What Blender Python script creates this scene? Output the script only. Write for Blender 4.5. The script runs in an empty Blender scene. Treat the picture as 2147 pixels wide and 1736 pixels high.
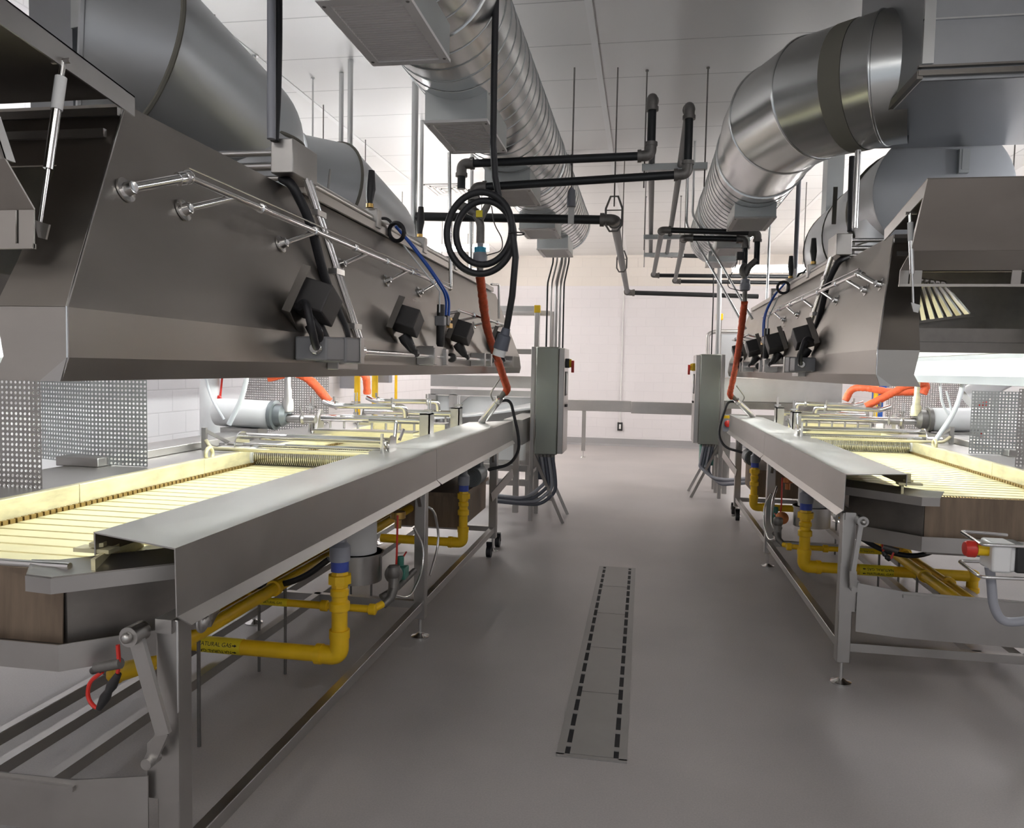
import bpy, bmesh, math, random
from mathutils import Vector as V, Matrix
random.seed(7)
D = bpy.data; SC = bpy.context.scene; COL = SC.collection
PI = math.pi
# ------------------------------------------------------------------ camera
W_, H_, F_ = 2147., 1736., 1600.
YAW, PITCH, ROLL, EYE = -.17044528, -.05993136, .01922276, 1.65
fw = V((math.sin(YAW)*math.cos(PITCH), math.cos(YAW)*math.cos(PITCH), math.sin(PITCH)))
rt = V((math.cos(YAW), -math.sin(YAW), 0)); dn = fw.cross(rt)
rt = math.cos(ROLL)*rt - math.sin(ROLL)*dn; dn = fw.cross(rt)
cam = D.objects.new('camera', D.cameras.new('camera')); COL.objects.link(cam)
cam.data.sensor_width = 36; cam.data.sensor_fit = 'HORIZONTAL'; cam.data.lens = F_/W_*36
cam.data.clip_start = .05; cam.data.clip_end = 100
cam.matrix_world = Matrix(((rt.x, -dn.x, -fw.x, 0), (rt.y, -dn.y, -fw.y, 0), (rt.z, -dn.z, -fw.z, EYE), (0, 0, 0, 1)))
SC.camera = cam
E0 = V((0, 0, EYE))
def ray(u, v): return rt*((u-W_/2)/F_) + dn*((v-H_/2)/F_) + fw
def atX(u, v, x): d = ray(u, v); return E0 + d*(x/d.x)
def atY(u, v, y): d = ray(u, v); return E0 + d*(y/d.y)
def atZ(u, v, z): d = ray(u, v); return E0 + d*((z-EYE)/d.z)
# ------------------------------------------------------------------ mesh builder
class MB:
    def __init__(s): s.v = []; s.f = []
    def add(s, vs, fs):
        n = len(s.v); s.v += [V(p) for p in vs]; s.f += [[i+n for i in f] for f in fs]; return s
    def hexa(s, p): return s.add(p, [(0,3,2,1),(4,5,6,7),(0,1,5,4),(1,2,6,5),(2,3,7,6),(3,0,4,7)])
    def box(s, a, b):
        x0,x1 = sorted((a[0],b[0])); y0,y1 = sorted((a[1],b[1])); z0,z1 = sorted((a[2],b[2]))
        return s.hexa([(x0,y0,z0),(x1,y0,z0),(x1,y1,z0),(x0,y1,z0),(x0,y0,z1),(x1,y0,z1),(x1,y1,z1),(x0,y1,z1)])
    def bar(s, p, q, w, h, up=(0,0,1)):
        p, q = V(p), V(q); d = (q-p).normalized(); up = V(up)
        if abs(d.dot(up)) > .99: up = V((0,1,0))
        a = d.cross(up).normalized()*(w/2); b = a.cross(d).normalized()*(h/2)
        return s.hexa([p-a-b, p+a-b, q+a-b, q-a-b, p-a+b, p+a+b, q+a+b, q-a+b])
    def tube(s, pts, r, n=10, fil=0, cap=True, closed=False, nf=6):
        pts = [V(p) for p in pts]
        if fil and len(pts) > 2:
            out = [pts[0]]
            for i in range(1, len(pts)-1):
                a, b, c = pts[i-1], pts[i], pts[i+1]
                d1 = (a-b); d2 = (c-b); t = min(fil, d1.length*.49, d2.length*.49)
                if d1.length < 1e-6 or d2.length < 1e-6: continue
                p0 = b+d1.normalized()*t; p2 = b+d2.normalized()*t
                for k in range(nf+1):
                    w = k/nf; out.append(p0*(1-w)**2 + b*2*w*(1-w) + p2*w*w)
            out.append(pts[-1]); pts = out
        m = len(pts); rs = r if isinstance(r, (list, tuple)) else [r]*m
        def tan(i):
            if closed: return (pts[(i+1) % m]-pts[i-1]).normalized()
            return (pts[min(i+1, m-1)]-pts[max(i-1, 0)]).normalized()
        t = tan(0); a = t.orthogonal().normalized(); vs = []; fs = []
        for i in range(m):
            t2 = tan(i); q = t.rotation_difference(t2); a = q @ a; a = (a - t2*a.dot(t2)).normalized(); t = t2; b = t.cross(a)
            for k in range(n):
                w = 2*PI*k/n; vs.append(pts[i] + (a*math.cos(w)+b*math.sin(w))*rs[min(i, len(rs)-1)])
        for i in range(m if closed else m-1):
            for k in range(n):
                j = (i+1) % m; fs.append((i*n+k, i*n+(k+1) % n, j*n+(k+1) % n, j*n+k))
        if cap and not closed: fs += [tuple(range(n))[::-1], tuple((m-1)*n+k for k in range(n))]
        return s.add(vs, fs)
    def cyl(s, p, q, r, r2=None, n=18): return s.tube([p, q], [r, r if r2 is None else r2], n)
    def lathe(s, p, ax, prof, n=20):       # prof: (radius, height along ax)
        p = V(p); ax = V(ax).normalized(); a = ax.orthogonal().normalized(); b = ax.cross(a); vs = []; fs = []; m = len(prof)
        for (r, h) in prof:
            for k in range(n):
                w = 2*PI*k/n; vs.append(p+ax*h+(a*math.cos(w)+b*math.sin(w))*max(r, 1e-4))
        for i in range(m-1):
            for k in range(n): fs.append((i*n+k, i*n+(k+1) % n, (i+1)*n+(k+1) % n, (i+1)*n+k))
        fs += [tuple(range(n)), tuple((m-1)*n+k for k in range(n))]
        return s.add(vs, fs)
    def prism(s, poly, vec):
        n = len(poly); vec = V(vec); poly = [V(p) for p in poly]
        fs = [tuple(range(n)), tuple(range(2*n-1, n-1, -1))] + [(i, (i+1) % n, n+(i+1) % n, n+i) for i in range(n)]
        return s.add(poly+[p+vec for p in poly], fs)
    def strip(s, A, B, t=.004):            # sheet between two polylines, thickened
        A = [V(p) for p in A]; B = [V(p) for p in B]; n = len(A)
        ns = []
        for i in range(n-1): ns.append((A[i+1]-A[i]).cross(B[i]-A[i]).normalized())
        vn = []
        for i in range(n):
            a = ns[max(i-1, 0)]; b = ns[min(i, n-2)]; w = a+b; w = w.normalized() if w.length > 1e-6 else a
            vn.append(w*(t/max(.4, w.dot(b))))
        vs = A+B+[A[i]+vn[i] for i in range(n)]+[B[i]+vn[i] for i in range(n)]; fs = []
        for i in range(n-1):
            fs += [(i, i+1, n+i+1, n+i), (2*n+i, 3*n+i, 3*n+i+1, 2*n+i+1), (i, 2*n+i, 2*n+i+1, i+1), (n+i, n+i+1, 3*n+i+1, 3*n+i)]
        fs += [(0, n, 3*n, 2*n), (n-1, 3*n-1, 4*n-1, 2*n-1)]
        return s.add(vs, fs)
    def plate(s, poly, t=.004):            # flat polygon, thickened both ways along its normal
        poly = [V(p) for p in poly]; nrm = (poly[1]-poly[0]).cross(poly[2]-poly[0]).normalized()
        return s.prism([p-nrm*t/2 for p in poly], nrm*t)
    def sphere(s, c, r, n=14, sc=(1,1,1)):
        c = V(c); m = n//2; vs = []; fs = []
        for i in range(m+1):
            th = PI*i/m
            for k in range(n):
                w = 2*PI*k/n; vs.append(c+V((r*sc[0]*math.sin(th)*math.cos(w), r*sc[1]*math.sin(th)*math.sin(w), r*sc[2]*math.cos(th))))
        for i in range(m):
            for k in range(n): fs.append((i*n+k, (i+1)*n+k, (i+1)*n+(k+1) % n, i*n+(k+1) % n))
        return s.add(vs, fs)
    def torus(s, c, ax, R, r, n=28, m=10):
        c = V(c); ax = V(ax).normalized(); a = ax.orthogonal().normalized(); b = ax.cross(a)
        return s.tube([c+(a*math.cos(2*PI*k/n)+b*math.sin(2*PI*k/n))*R for k in range(n)], r, m, closed=True)
    def perf(s, o, ex, ey, nx, ny, hole=.32, t=.002):   # perforated sheet, square pitch
        o, ex, ey = V(o), V(ex)/nx, V(ey)/ny; nr = ex.cross(ey).normalized()*t
        out = [(0,0),(.5,0),(1,0),(1,.5),(1,1),(.5,1),(0,1),(0,.5)]
        ang = [PI*1.25, PI*1.5, PI*1.75, 0, PI*.25, PI*.5, PI*.75, PI]
        inn = [(.5+hole*math.cos(a), .5+hole*math.sin(a)) for a in ang]
        for i in range(nx):
            for j in range(ny):
                c = o+ex*i+ey*j
                vs = [c+ex*x+ey*y for x, y in out]+[c+ex*x+ey*y for x, y in inn]
                s.add(vs+[p-nr for p in vs[8:]], [(k, (k+1) % 8, 8+(k+1) % 8, 8+k) for k in range(8)]+[(8+k, 8+(k+1) % 8, 16+(k+1) % 8, 16+k) for k in range(8)])
        return s
    def build(s, name, mat, parent=None, bev=0, smooth=38, org=None, recalc=True):
        me = D.meshes.new(name); vs = s.v
        lo = V([min(p[i] for p in vs) for i in range(3)]); hi = V([max(p[i] for p in vs) for i in range(3)])
        c = V(org) if org else V(((lo.x+hi.x)/2, (lo.y+hi.y)/2, lo.z))
        me.from_pydata([p-c for p in vs], [], s.f); me.validate()
        if recalc:
            bm = bmesh.new(); bm.from_mesh(me); bmesh.ops.recalc_face_normals(bm, faces=bm.faces); bm.to_mesh(me); bm.free()
        if smooth:
            me.polygons.foreach_set('use_smooth', [True]*len(me.polygons)); me.set_sharp_from_angle(angle=math.radians(smooth))
        me.materials.append(mat)
        o = D.objects.new(name, me); COL.objects.link(o)
        if parent is not None: o.parent = parent; o.location = c - WL[parent]
        else: o.location = c
        WL[o] = c
        if bev:
            m = o.modifiers.new('bevel', 'BEVEL'); m.width = bev; m.segments = 2; m.limit_method = 'ANGLE'; m.angle_limit = math.radians(40)
        return o
WL = {}
def tag(o, label, cat, group=None):
    o['label'] = label; o['category'] = cat
    if group: o['group'] = group
    return o
def thing(name, loc, label, cat, group=None):
    o = D.objects.new(name, None); COL.objects.link(o); o.location = V(loc); o.empty_display_size = .05; WL[o] = V(loc)
    return tag(o, label, cat, group)
def struct(name, mb, mat, **k): o = mb.build(name, mat, **k); o['kind'] = 'structure'; return o
def copy_tree(o, off, parent=None):
    c = o.copy(); COL.objects.link(c)
    if parent is not None: c.parent = parent
    else: c.location = o.location + V(off)
    WL[c] = WL[o] + V(off)
    for ch in list(o.children): copy_tree(ch, off, c)
    return c
# ------------------------------------------------------------------ materials
def mat(name, col, rough=.5, metal=0., spec=.5, var=.0, scale=(4,4,4), bump=0., bscale=None, rvar=0., emit=None, estr=0., coat=0., trans=0.):
    m = D.materials.new(name); m.use_nodes = True; nt = m.node_tree; N = nt.nodes; L = nt.links
    b = N['Principled BSDF']; b.inputs['Base Color'].default_value = (*col, 1); b.inputs['Roughness'].default_value = rough
    b.inputs['Metallic'].default_value = metal; b.inputs['Specular IOR Level'].default_value = spec
    b.inputs['Coat Weight'].default_value = coat; b.inputs['Transmission Weight'].default_value = trans
    if emit: b.inputs['Emission Color'].default_value = (*emit, 1); b.inputs['Emission Strength'].default_value = estr
    if var or bump or rvar:
        tc = N.new('ShaderNodeTexCoord'); mp = N.new('ShaderNodeMapping'); mp.inputs['Scale'].default_value = scale
        L.new(tc.outputs['Object'], mp.inputs['Vector'])
        nz = N.new('ShaderNodeTexNoise'); nz.inputs['Scale'].default_value = 1; nz.inputs['Detail'].default_value = 5; nz.inputs['Roughness'].default_value = .6
        L.new(mp.outputs[0], nz.inputs['Vector'])
        if var:
            cr = N.new('ShaderNodeValToRGB'); cr.color_ramp.elements[0].position = .25; cr.color_ramp.elements[1].position = .75
            cr.color_ramp.elements[0].color = (*[c*(1-var) for c in col], 1); cr.color_ramp.elements[1].color = (*[min(1, c*(1+var)) for c in col], 1)
            L.new(nz.outputs['Fac'], cr.inputs['Fac']); L.new(cr.outputs['Color'], b.inputs['Base Color'])
        if rvar:
            mr = N.new('ShaderNodeMapRange'); mr.inputs['To Min'].default_value = max(.02, rough-rvar); mr.inputs['To Max'].default_value = rough+rvar
            mr.inputs['From Min'].default_value = .3; mr.inputs['From Max'].default_value = .7
            L.new(nz.outputs['Fac'], mr.inputs['Value']); L.new(mr.outputs[0], b.inputs['Roughness'])
        if bump:
            n2 = nz
            if bscale:
                mp2 = N.new('ShaderNodeMapping'); mp2.inputs['Scale'].default_value = bscale; L.new(tc.outputs['Object'], mp2.inputs['Vector'])
                n2 = N.new('ShaderNodeTexNoise'); n2.inputs['Scale'].default_value = 1; n2.inputs['Detail'].default_value = 3; L.new(mp2.outputs[0], n2.inputs['Vector'])
            bp = N.new('ShaderNodeBump'); bp.inputs['Strength'].default_value = bump; bp.inputs['Distance'].default_value = .01
            L.new(n2.outputs['Fac'], bp.inputs['Height']); L.new(bp.outputs[0], b.inputs['Normal'])
    return m
M = {}
M['steel'] = mat('brushed_steel', (.44,.425,.41), .36, 1, var=.10, scale=(3,3,3), rvar=.07, bump=.06, bscale=(5,5,5))
M['hood'] = mat('hood_steel', (.37,.345,.318), .36, 1, var=.12, scale=(1.2,1.2,3.), rvar=.09, bump=.05, bscale=(1.6,1.6,1.6))
M['tank'] = mat('tank_steel', (.20,.185,.17), .4, 1, var=.3, scale=(4,4,4), rvar=.1)
M['stain'] = mat('stained_steel', (.22,.165,.12), .5, .6, var=.4, scale=(14,14,1.5), rvar=.1)
M['chrome'] = mat('polished_steel', (.72,.71,.70), .16, 1)
M['galv'] = mat('galvanized', (.60,.61,.61), .25, 1, var=.03, scale=(5,5,5))
M['galvd'] = mat('galvanized_matt', (.50,.52,.52), .48, 1, var=.08, scale=(4,4,4), rvar=.06)
M['disc'] = mat('pale_duct_cap', (.52,.54,.57), .55, .25, var=.05, scale=(3,3,3))
M['duct'] = mat('duct_sheet', (.34,.35,.365), .42, 1, var=.08, scale=(3,3,3), rvar=.06)
M['mastic'] = mat('duct_mastic', (.20,.19,.16), .8, 0)
M['exh'] = mat('exhaust_steel', (.50,.515,.53), .42, .7, var=.06, scale=(2,2,2), rvar=.05)
M['white'] = mat('white_paint', (.78,.78,.77), .45)
M['grille'] = mat('grille_paint', (.84,.82,.81), .55)
M['yellow'] = mat('yellow_pipe_paint', (.92,.57,.015), .42, var=.08, scale=(9,9,9))
M['label'] = mat('yellow_label', (.92,.74,.03), .45)
M['ink'] = mat('black_ink', (.012,.012,.012), .6)
M['orange'] = mat('orange_sleeve', (.82,.13,.045), .55, var=.18, scale=(30,30,30), bump=.5, bscale=(40,40,40))
M['rubber'] = mat('black_rubber', (.011,.011,.014), .5)
M['greyhose'] = mat('grey_hose', (.10,.11,.14), .45)
M['conduit'] = mat('grey_conduit', (.33,.34,.38), .4)
M['iron'] = mat('black_iron', (.012,.014,.016), .4, .1, var=.2, scale=(9,9,9))
M['fitting'] = mat('cast_fitting', (.20,.19,.18), .5, .7, var=.2, scale=(20,20,20))
M['bluetape'] = mat('blue_tape', (.06,.10,.45), .5)
M['blue'] = mat('blue_hose', (.03,.12,.55), .4)
M['cyan'] = mat('cyan_tag', (.02,.32,.5), .4)
M['clear'] = mat('clear_hose', (.85,.88,.9), .3)
M['black'] = mat('black_plastic', (.022,.021,.022), .45)
M['box'] = mat('dark_grey_box', (.045,.042,.042), .5)
M['gear'] = mat('grey_gearbox', (.26,.26,.27), .45)
M['motor'] = mat('motor_grey', (.20,.22,.23), .4, .3)
M['red'] = mat('red_plastic', (.62,.03,.02), .35)
M['ycap'] = mat('yellow_plastic', (.85,.55,.01), .4)
M['brass'] = mat('brass', (.55,.36,.12), .35, 1)
M['belt'] = mat('yellow_belt', (.91,.83,.50), .42, var=.07, scale=(3,6,3))
M['oil'] = mat('brown_oil_film', (.30,.20,.06), .3)
M['rail'] = mat('yellowed_rail', (.72,.66,.42), .4, .35, var=.3, scale=(2,5,14))
M['chain'] = mat('oily_chain', (.32,.22,.08), .4, .8)
M['pvc'] = mat('white_drum', (.80,.80,.80), .35)
M['slot'] = mat('drain_dark', (.012,.012,.014), .8)
M['grate'] = mat('drain_cover', (.30,.29,.28), .5, .35, var=.12, scale=(5,5,5), rvar=.08)
M['cab'] = mat('cabinet_steel', (.31,.325,.29), .38, 1, var=.08, scale=(3,3,1), rvar=.08)
M['green'] = mat('green_paint', (.05,.22,.17), .4)
M['copper'] = mat('copper', (.45,.17,.07), .4, 1)
M['screen'] = mat('panel_screen', (.45,.46,.48), .25)
M['paper'] = mat('paper', (.8,.8,.8), .7)
def emis(name, col, s):
    m = mat(name, (.9,.9,.9), .5, emit=col, estr=s); return m
M['lamp'] = emis('strip_lamp_glow', (1,.97,.95), 25)
M['lamphood'] = emis('hood_lamp_glow', (.95,1,.98), 88)
M['lampside'] = emis('side_lamp_glow', (.97,.98,1), 34)
M['lampfarfill'] = emis('far_fill_glow', (1,.94,.88), 30)  # glow of the hidden strips added to brighten the far zone
M['lampfill'] = emis('rear_fill_glow', (1,.97,.94), 7)  # glow of the fill lights added behind the camera

def floor_mat():
    m = mat('epoxy_floor', (.36,.335,.325), .42, spec=.45); nt = m.node_tree; N = nt.nodes; L = nt.links; b = N['Principled BSDF']
    tc = N.new('ShaderNodeTexCoord')
    def noise(s, d):
        n = N.new('ShaderNodeTexNoise'); n.inputs['Scale'].default_value = s; n.inputs['Detail'].default_value = d; L.new(tc.outputs['Object'], n.inputs['Vector']); return n
    a = noise(.9, 6); c = noise(130, 2)
    mx = N.new('ShaderNodeMath'); mx.operation = 'MULTIPLY_ADD'; L.new(c.outputs['Fac'], mx.inputs[0]); mx.inputs[1].default_value = .45; L.new(a.outputs['Fac'], mx.inputs[2])
    cr = N.new('ShaderNodeValToRGB'); cr.color_ramp.elements[0].position = .45; cr.color_ramp.elements[1].position = 1.0
    cr.color_ramp.elements[0].color = (.335,.318,.315,1); cr.color_ramp.elements[1].color = (.485,.452,.44,1)
    L.new(mx.outputs[0], cr.inputs['Fac']); L.new(cr.outputs['Color'], b.inputs['Base Color'])
    mr = N.new('ShaderNodeMapRange'); mr.inputs['To Min'].default_value = .3; mr.inputs['To Max'].default_value = .52; L.new(a.outputs['Fac'], mr.inputs['Value']); L.new(mr.outputs[0], b.inputs['Roughness'])
    bp = N.new('ShaderNodeBump'); bp.inputs['Strength'].default_value = .12; bp.inputs['Distance'].default_value = .004; L.new(c.outputs['Fac'], bp.inputs['Height']); L.new(bp.outputs[0], b.inputs['Normal'])
    return m
def grid_mat(name, col, axis, sx, sy, mortar=.006, line=.55, rough=.5, brick=False):
    # axis: which object coords feed the panel grid, e.g. 'xy' for a ceiling, 'xz' / 'yz' for walls
    m = mat(name, col, rough); nt = m.node_tree; N = nt.nodes; L = nt.links; b = N['Principled BSDF']
    tc = N.new('ShaderNodeTexCoord'); sp = N.new('ShaderNodeSeparateXYZ'); cb = N.new('ShaderNodeCombineXYZ'); L.new(tc.outputs['Object'], sp.inputs[0])
    L.new(sp.outputs[axis[0].upper()], cb.inputs[0]); L.new(sp.outputs[axis[1].upper()], cb.inputs[1])
    br = N.new('ShaderNodeTexBrick'); br.offset = .5 if brick else 0; br.inputs['Scale'].default_value = 1
    br.inputs['Mortar Size'].default_value = mortar; br.inputs['Brick Width'].default_value = sx; br.inputs['Row Height'].default_value = sy; br.inputs['Mortar Smooth'].default_value = .3
    br.inputs['Color1'].default_value = (*col, 1); br.inputs['Color2'].default_value = (*[c*.985 for c in col], 1); br.inputs['Mortar'].default_value = (*[c*line for c in col], 1)
    L.new(cb.outputs[0], br.inputs['Vector']); L.new(br.outputs['Color'], b.inputs['Base Color'])
    bp = N.new('ShaderNodeBump'); bp.invert = True; bp.inputs['Strength'].default_value = .4; bp.inputs['Distance'].default_value = .004; L.new(br.outputs['Fac'], bp.inputs['Height']); L.new(bp.outputs[0], b.inputs['Normal'])
    return m
M['floor'] = floor_mat()
M['ceil'] = grid_mat('ceiling_panels', (.74,.735,.715), 'xy', 9.0, .702, .008, .62, .42)
M['wall'] = grid_mat('block_wall', (.80,.775,.79), 'yz', .4, .2, .006, .86, .55, True)
M['wallb'] = grid_mat('block_wall_far', (.80,.775,.79), 'xz', .4, .2, .006, .95, .5, True)
M['wallu'] = grid_mat('block_wall_upper', (.80,.755,.70), 'xz', .4, .2, .006, .95, .5, True)  # warm light on the upper wall is put into this beige
M['curb'] = mat('grey_coving', (.34,.335,.34), .5)
# ------------------------------------------------------------------ the room
XL, XR, YB, YF, CZ = -4.15, 4.3, 16.8, -4.0, 4.13
def wallbox(a, b): return MB().box(a, b)
struct('floor', wallbox((XL-.2, YF-.2, -.12), (XR+.2, YB+.2, 0)), M['floor'], org=(0,0,0))
struct('ceiling', wallbox((XL-.2, YF-.2, CZ), (XR+.2, YB+.2, CZ+.12)), M['ceil'], org=(-5.02, .372, CZ))
struct('wall_back', wallbox((XL-.2, YB, 0), (XR+.2, YB+.15, 3.47)), M['wallb'], org=(0, YB, 0))
struct('wall_back_upper', wallbox((XL-.2, YB-.004, 3.47), (XR+.2, YB+.15, CZ)), M['wallu'], org=(0, YB, 3.47))
struct('wall_left', wallbox((XL-.15, YF, 0), (XL, YB, CZ)), M['wall'], org=(XL, 0, 0))
struct('wall_right', wallbox((XR, YF, 0), (XR+.15, YB, CZ)), M['wall'], org=(XR, 0, 0))
b_ = MB().prism([(XL, YB, 0), (XL, YB-.1, 0), (XL, YB-.03, .04), (XL, YB-.02, .16), (XL, YB, .16)], (XR-XL, 0, 0))
struct('baseboard_back', b_, M['curb'])
for nm, x, s in (('baseboard_left', XL, 1), ('baseboard_right', XR, -1)):
    struct(nm, MB().prism([(x, YF, 0), (x+.1*s, YF, 0), (x+.03*s, YF, .04), (x+.02*s, YF, .16), (x, YF, .16)], (0, YB-YF-.1, 0)), M['curb'])
# long ceiling joint running away from the camera
struct('trim_1', MB().box((-.47, YF, CZ-.006), (-.42, YB, CZ)), M['white'])
struct('trim_2', MB().box((-3.2, YF, CZ-.006), (-3.15, YB, CZ)), M['white'])
struct('trim_3', MB().box((2.3, YF, CZ-.006), (2.35, YB, CZ)), M['white'])

# floor drain
t = thing('trench_drain', (-.17, 4.77, 0), 'long narrow trench drain with slotted edges set in the aisle floor', 'drain')
NL, NR, FL, FR = V((-.318, 3.17, 0)), V((-.03, 3.2, 0)), V((-.32, 6.34, 0)), V((-.03, 6.36, 0))
def edge(x0, x1): return MB().box((x0, 3.18, -.001), (x1, 6.35, .004))
f = MB(); f.box((-.325, 3.17, 0), (-.29, 6.36, .005)); f.box((-.06, 3.17, 0), (-.025, 6.36, .005)); f.box((-.325, 6.345, 0), (-.025, 6.37, .005)); f.box((-.325, 3.155, 0), (-.025, 3.18, .005))
f.build('drain_frame', M['grate'], t)
MB().box((-.29, 3.18, .0005), (-.06, 6.345, .002)).build('drain_channel', M['slot'], t)
ys = [3.18, 3.83, 4.47, 5.12, 5.78, 6.345]
for i in range(5):
    c = MB(); c.box((-.268, ys[i]+.004, .001), (-.082, ys[i+1]-.004, .006))
    n = max(2, round((ys[i+1]-ys[i])/.155))
    for k in range(n):
        y = ys[i]+(ys[i+1]-ys[i])*(k+.5)/n
        for x0, x1 in ((-.29, -.268), (-.082, -.06)): c.box((x0, y-.016, .001), (x1, y+.016, .006))
    c.build('drain_cover', M['grate'], t)

# outlet + conduit on the far wall
p = atY(1300, 894, YB)
t = thing('power_outlet', (p.x, YB-.01, p.z-.1), 'small black power outlet low on the far white wall', 'outlet')
MB().box((p.x-.055, YB-.05, p.z-.09), (p.x+.055, YB, p.z+.09)).build('outlet_box', M['black'], t, bev=.006)
MB().box((p.x-.022, YB-.056, p.z-.05), (p.x+.022, YB-.05, p.z+.05)).build('outlet_face', M['white'], t)
tag(MB().tube([(p.x, YB-.03, p.z+.09), (p.x, YB-.03, 3.45)], .014).build('wall_conduit', M['white']), 'thin white conduit running straight up the far wall above the outlet', 'conduit')

# far guard beam
t = thing('barrier_beam', (-.3, 14.3, 0), 'low horizontal stainless barrier beam crossing the far end of the aisle', 'barrier')
b = MB(); b.box((-1.45, 14.27, .88), (-.22, 14.33, 1.085)); b.build('beam', M['steel'], t, bev=.006)
b = MB(); b.box((-.22, 14.2, .86), (1.5, 14.27, 1.08)); b.build('beam', M['steel'], t, bev=.006)
for x in (-1.095, 1.3):
    l = MB().box((x-.035, 14.33, .12), (x+.035, 14.39, .97)).build('leg', M['steel'], t)
    MB().cyl((x, 14.36, .012), (x, 14.36, .12), .012).lathe((x, 14.36, 0), (0,0,1), [(.06,0),(.05,.012),(.02,.02)]).build('foot', M['chrome'], l)
# ------------------------------------------------------------------ the two mirrored lines
class Side:
    def __init__(s, n):
        s.n = n; s.L = n == 'left'; s.s = -1 if s.L else 1; s.x0 = -1.27 if s.L else 1.05; s.y0 = 1.9 if s.L else 4.2
    def P(s, u, v, z): return V((s.x0+s.s*u, s.y0+v, z))
    def U(s, px, py, u): return atX(px, py, s.x0+s.s*u)
    def Vv(s, px, py, v): return atY(px, py, s.y0+v)
    def box(s, mb, u0, u1, v0, v1, z0, z1): return mb.box(s.P(u0, v0, z0), s.P(u1, v1, z1))
SL, SR = Side('left'), Side('right')
def foot_mb(S, u, v):
    return MB().cyl(S.P(u, v, .012), S.P(u, v, .13), .011, n=10).lathe(S.P(u, v, 0), (0,0,1), [(.055,0),(.055,.008),(.03,.016),(.014,.026)], 22)

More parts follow.
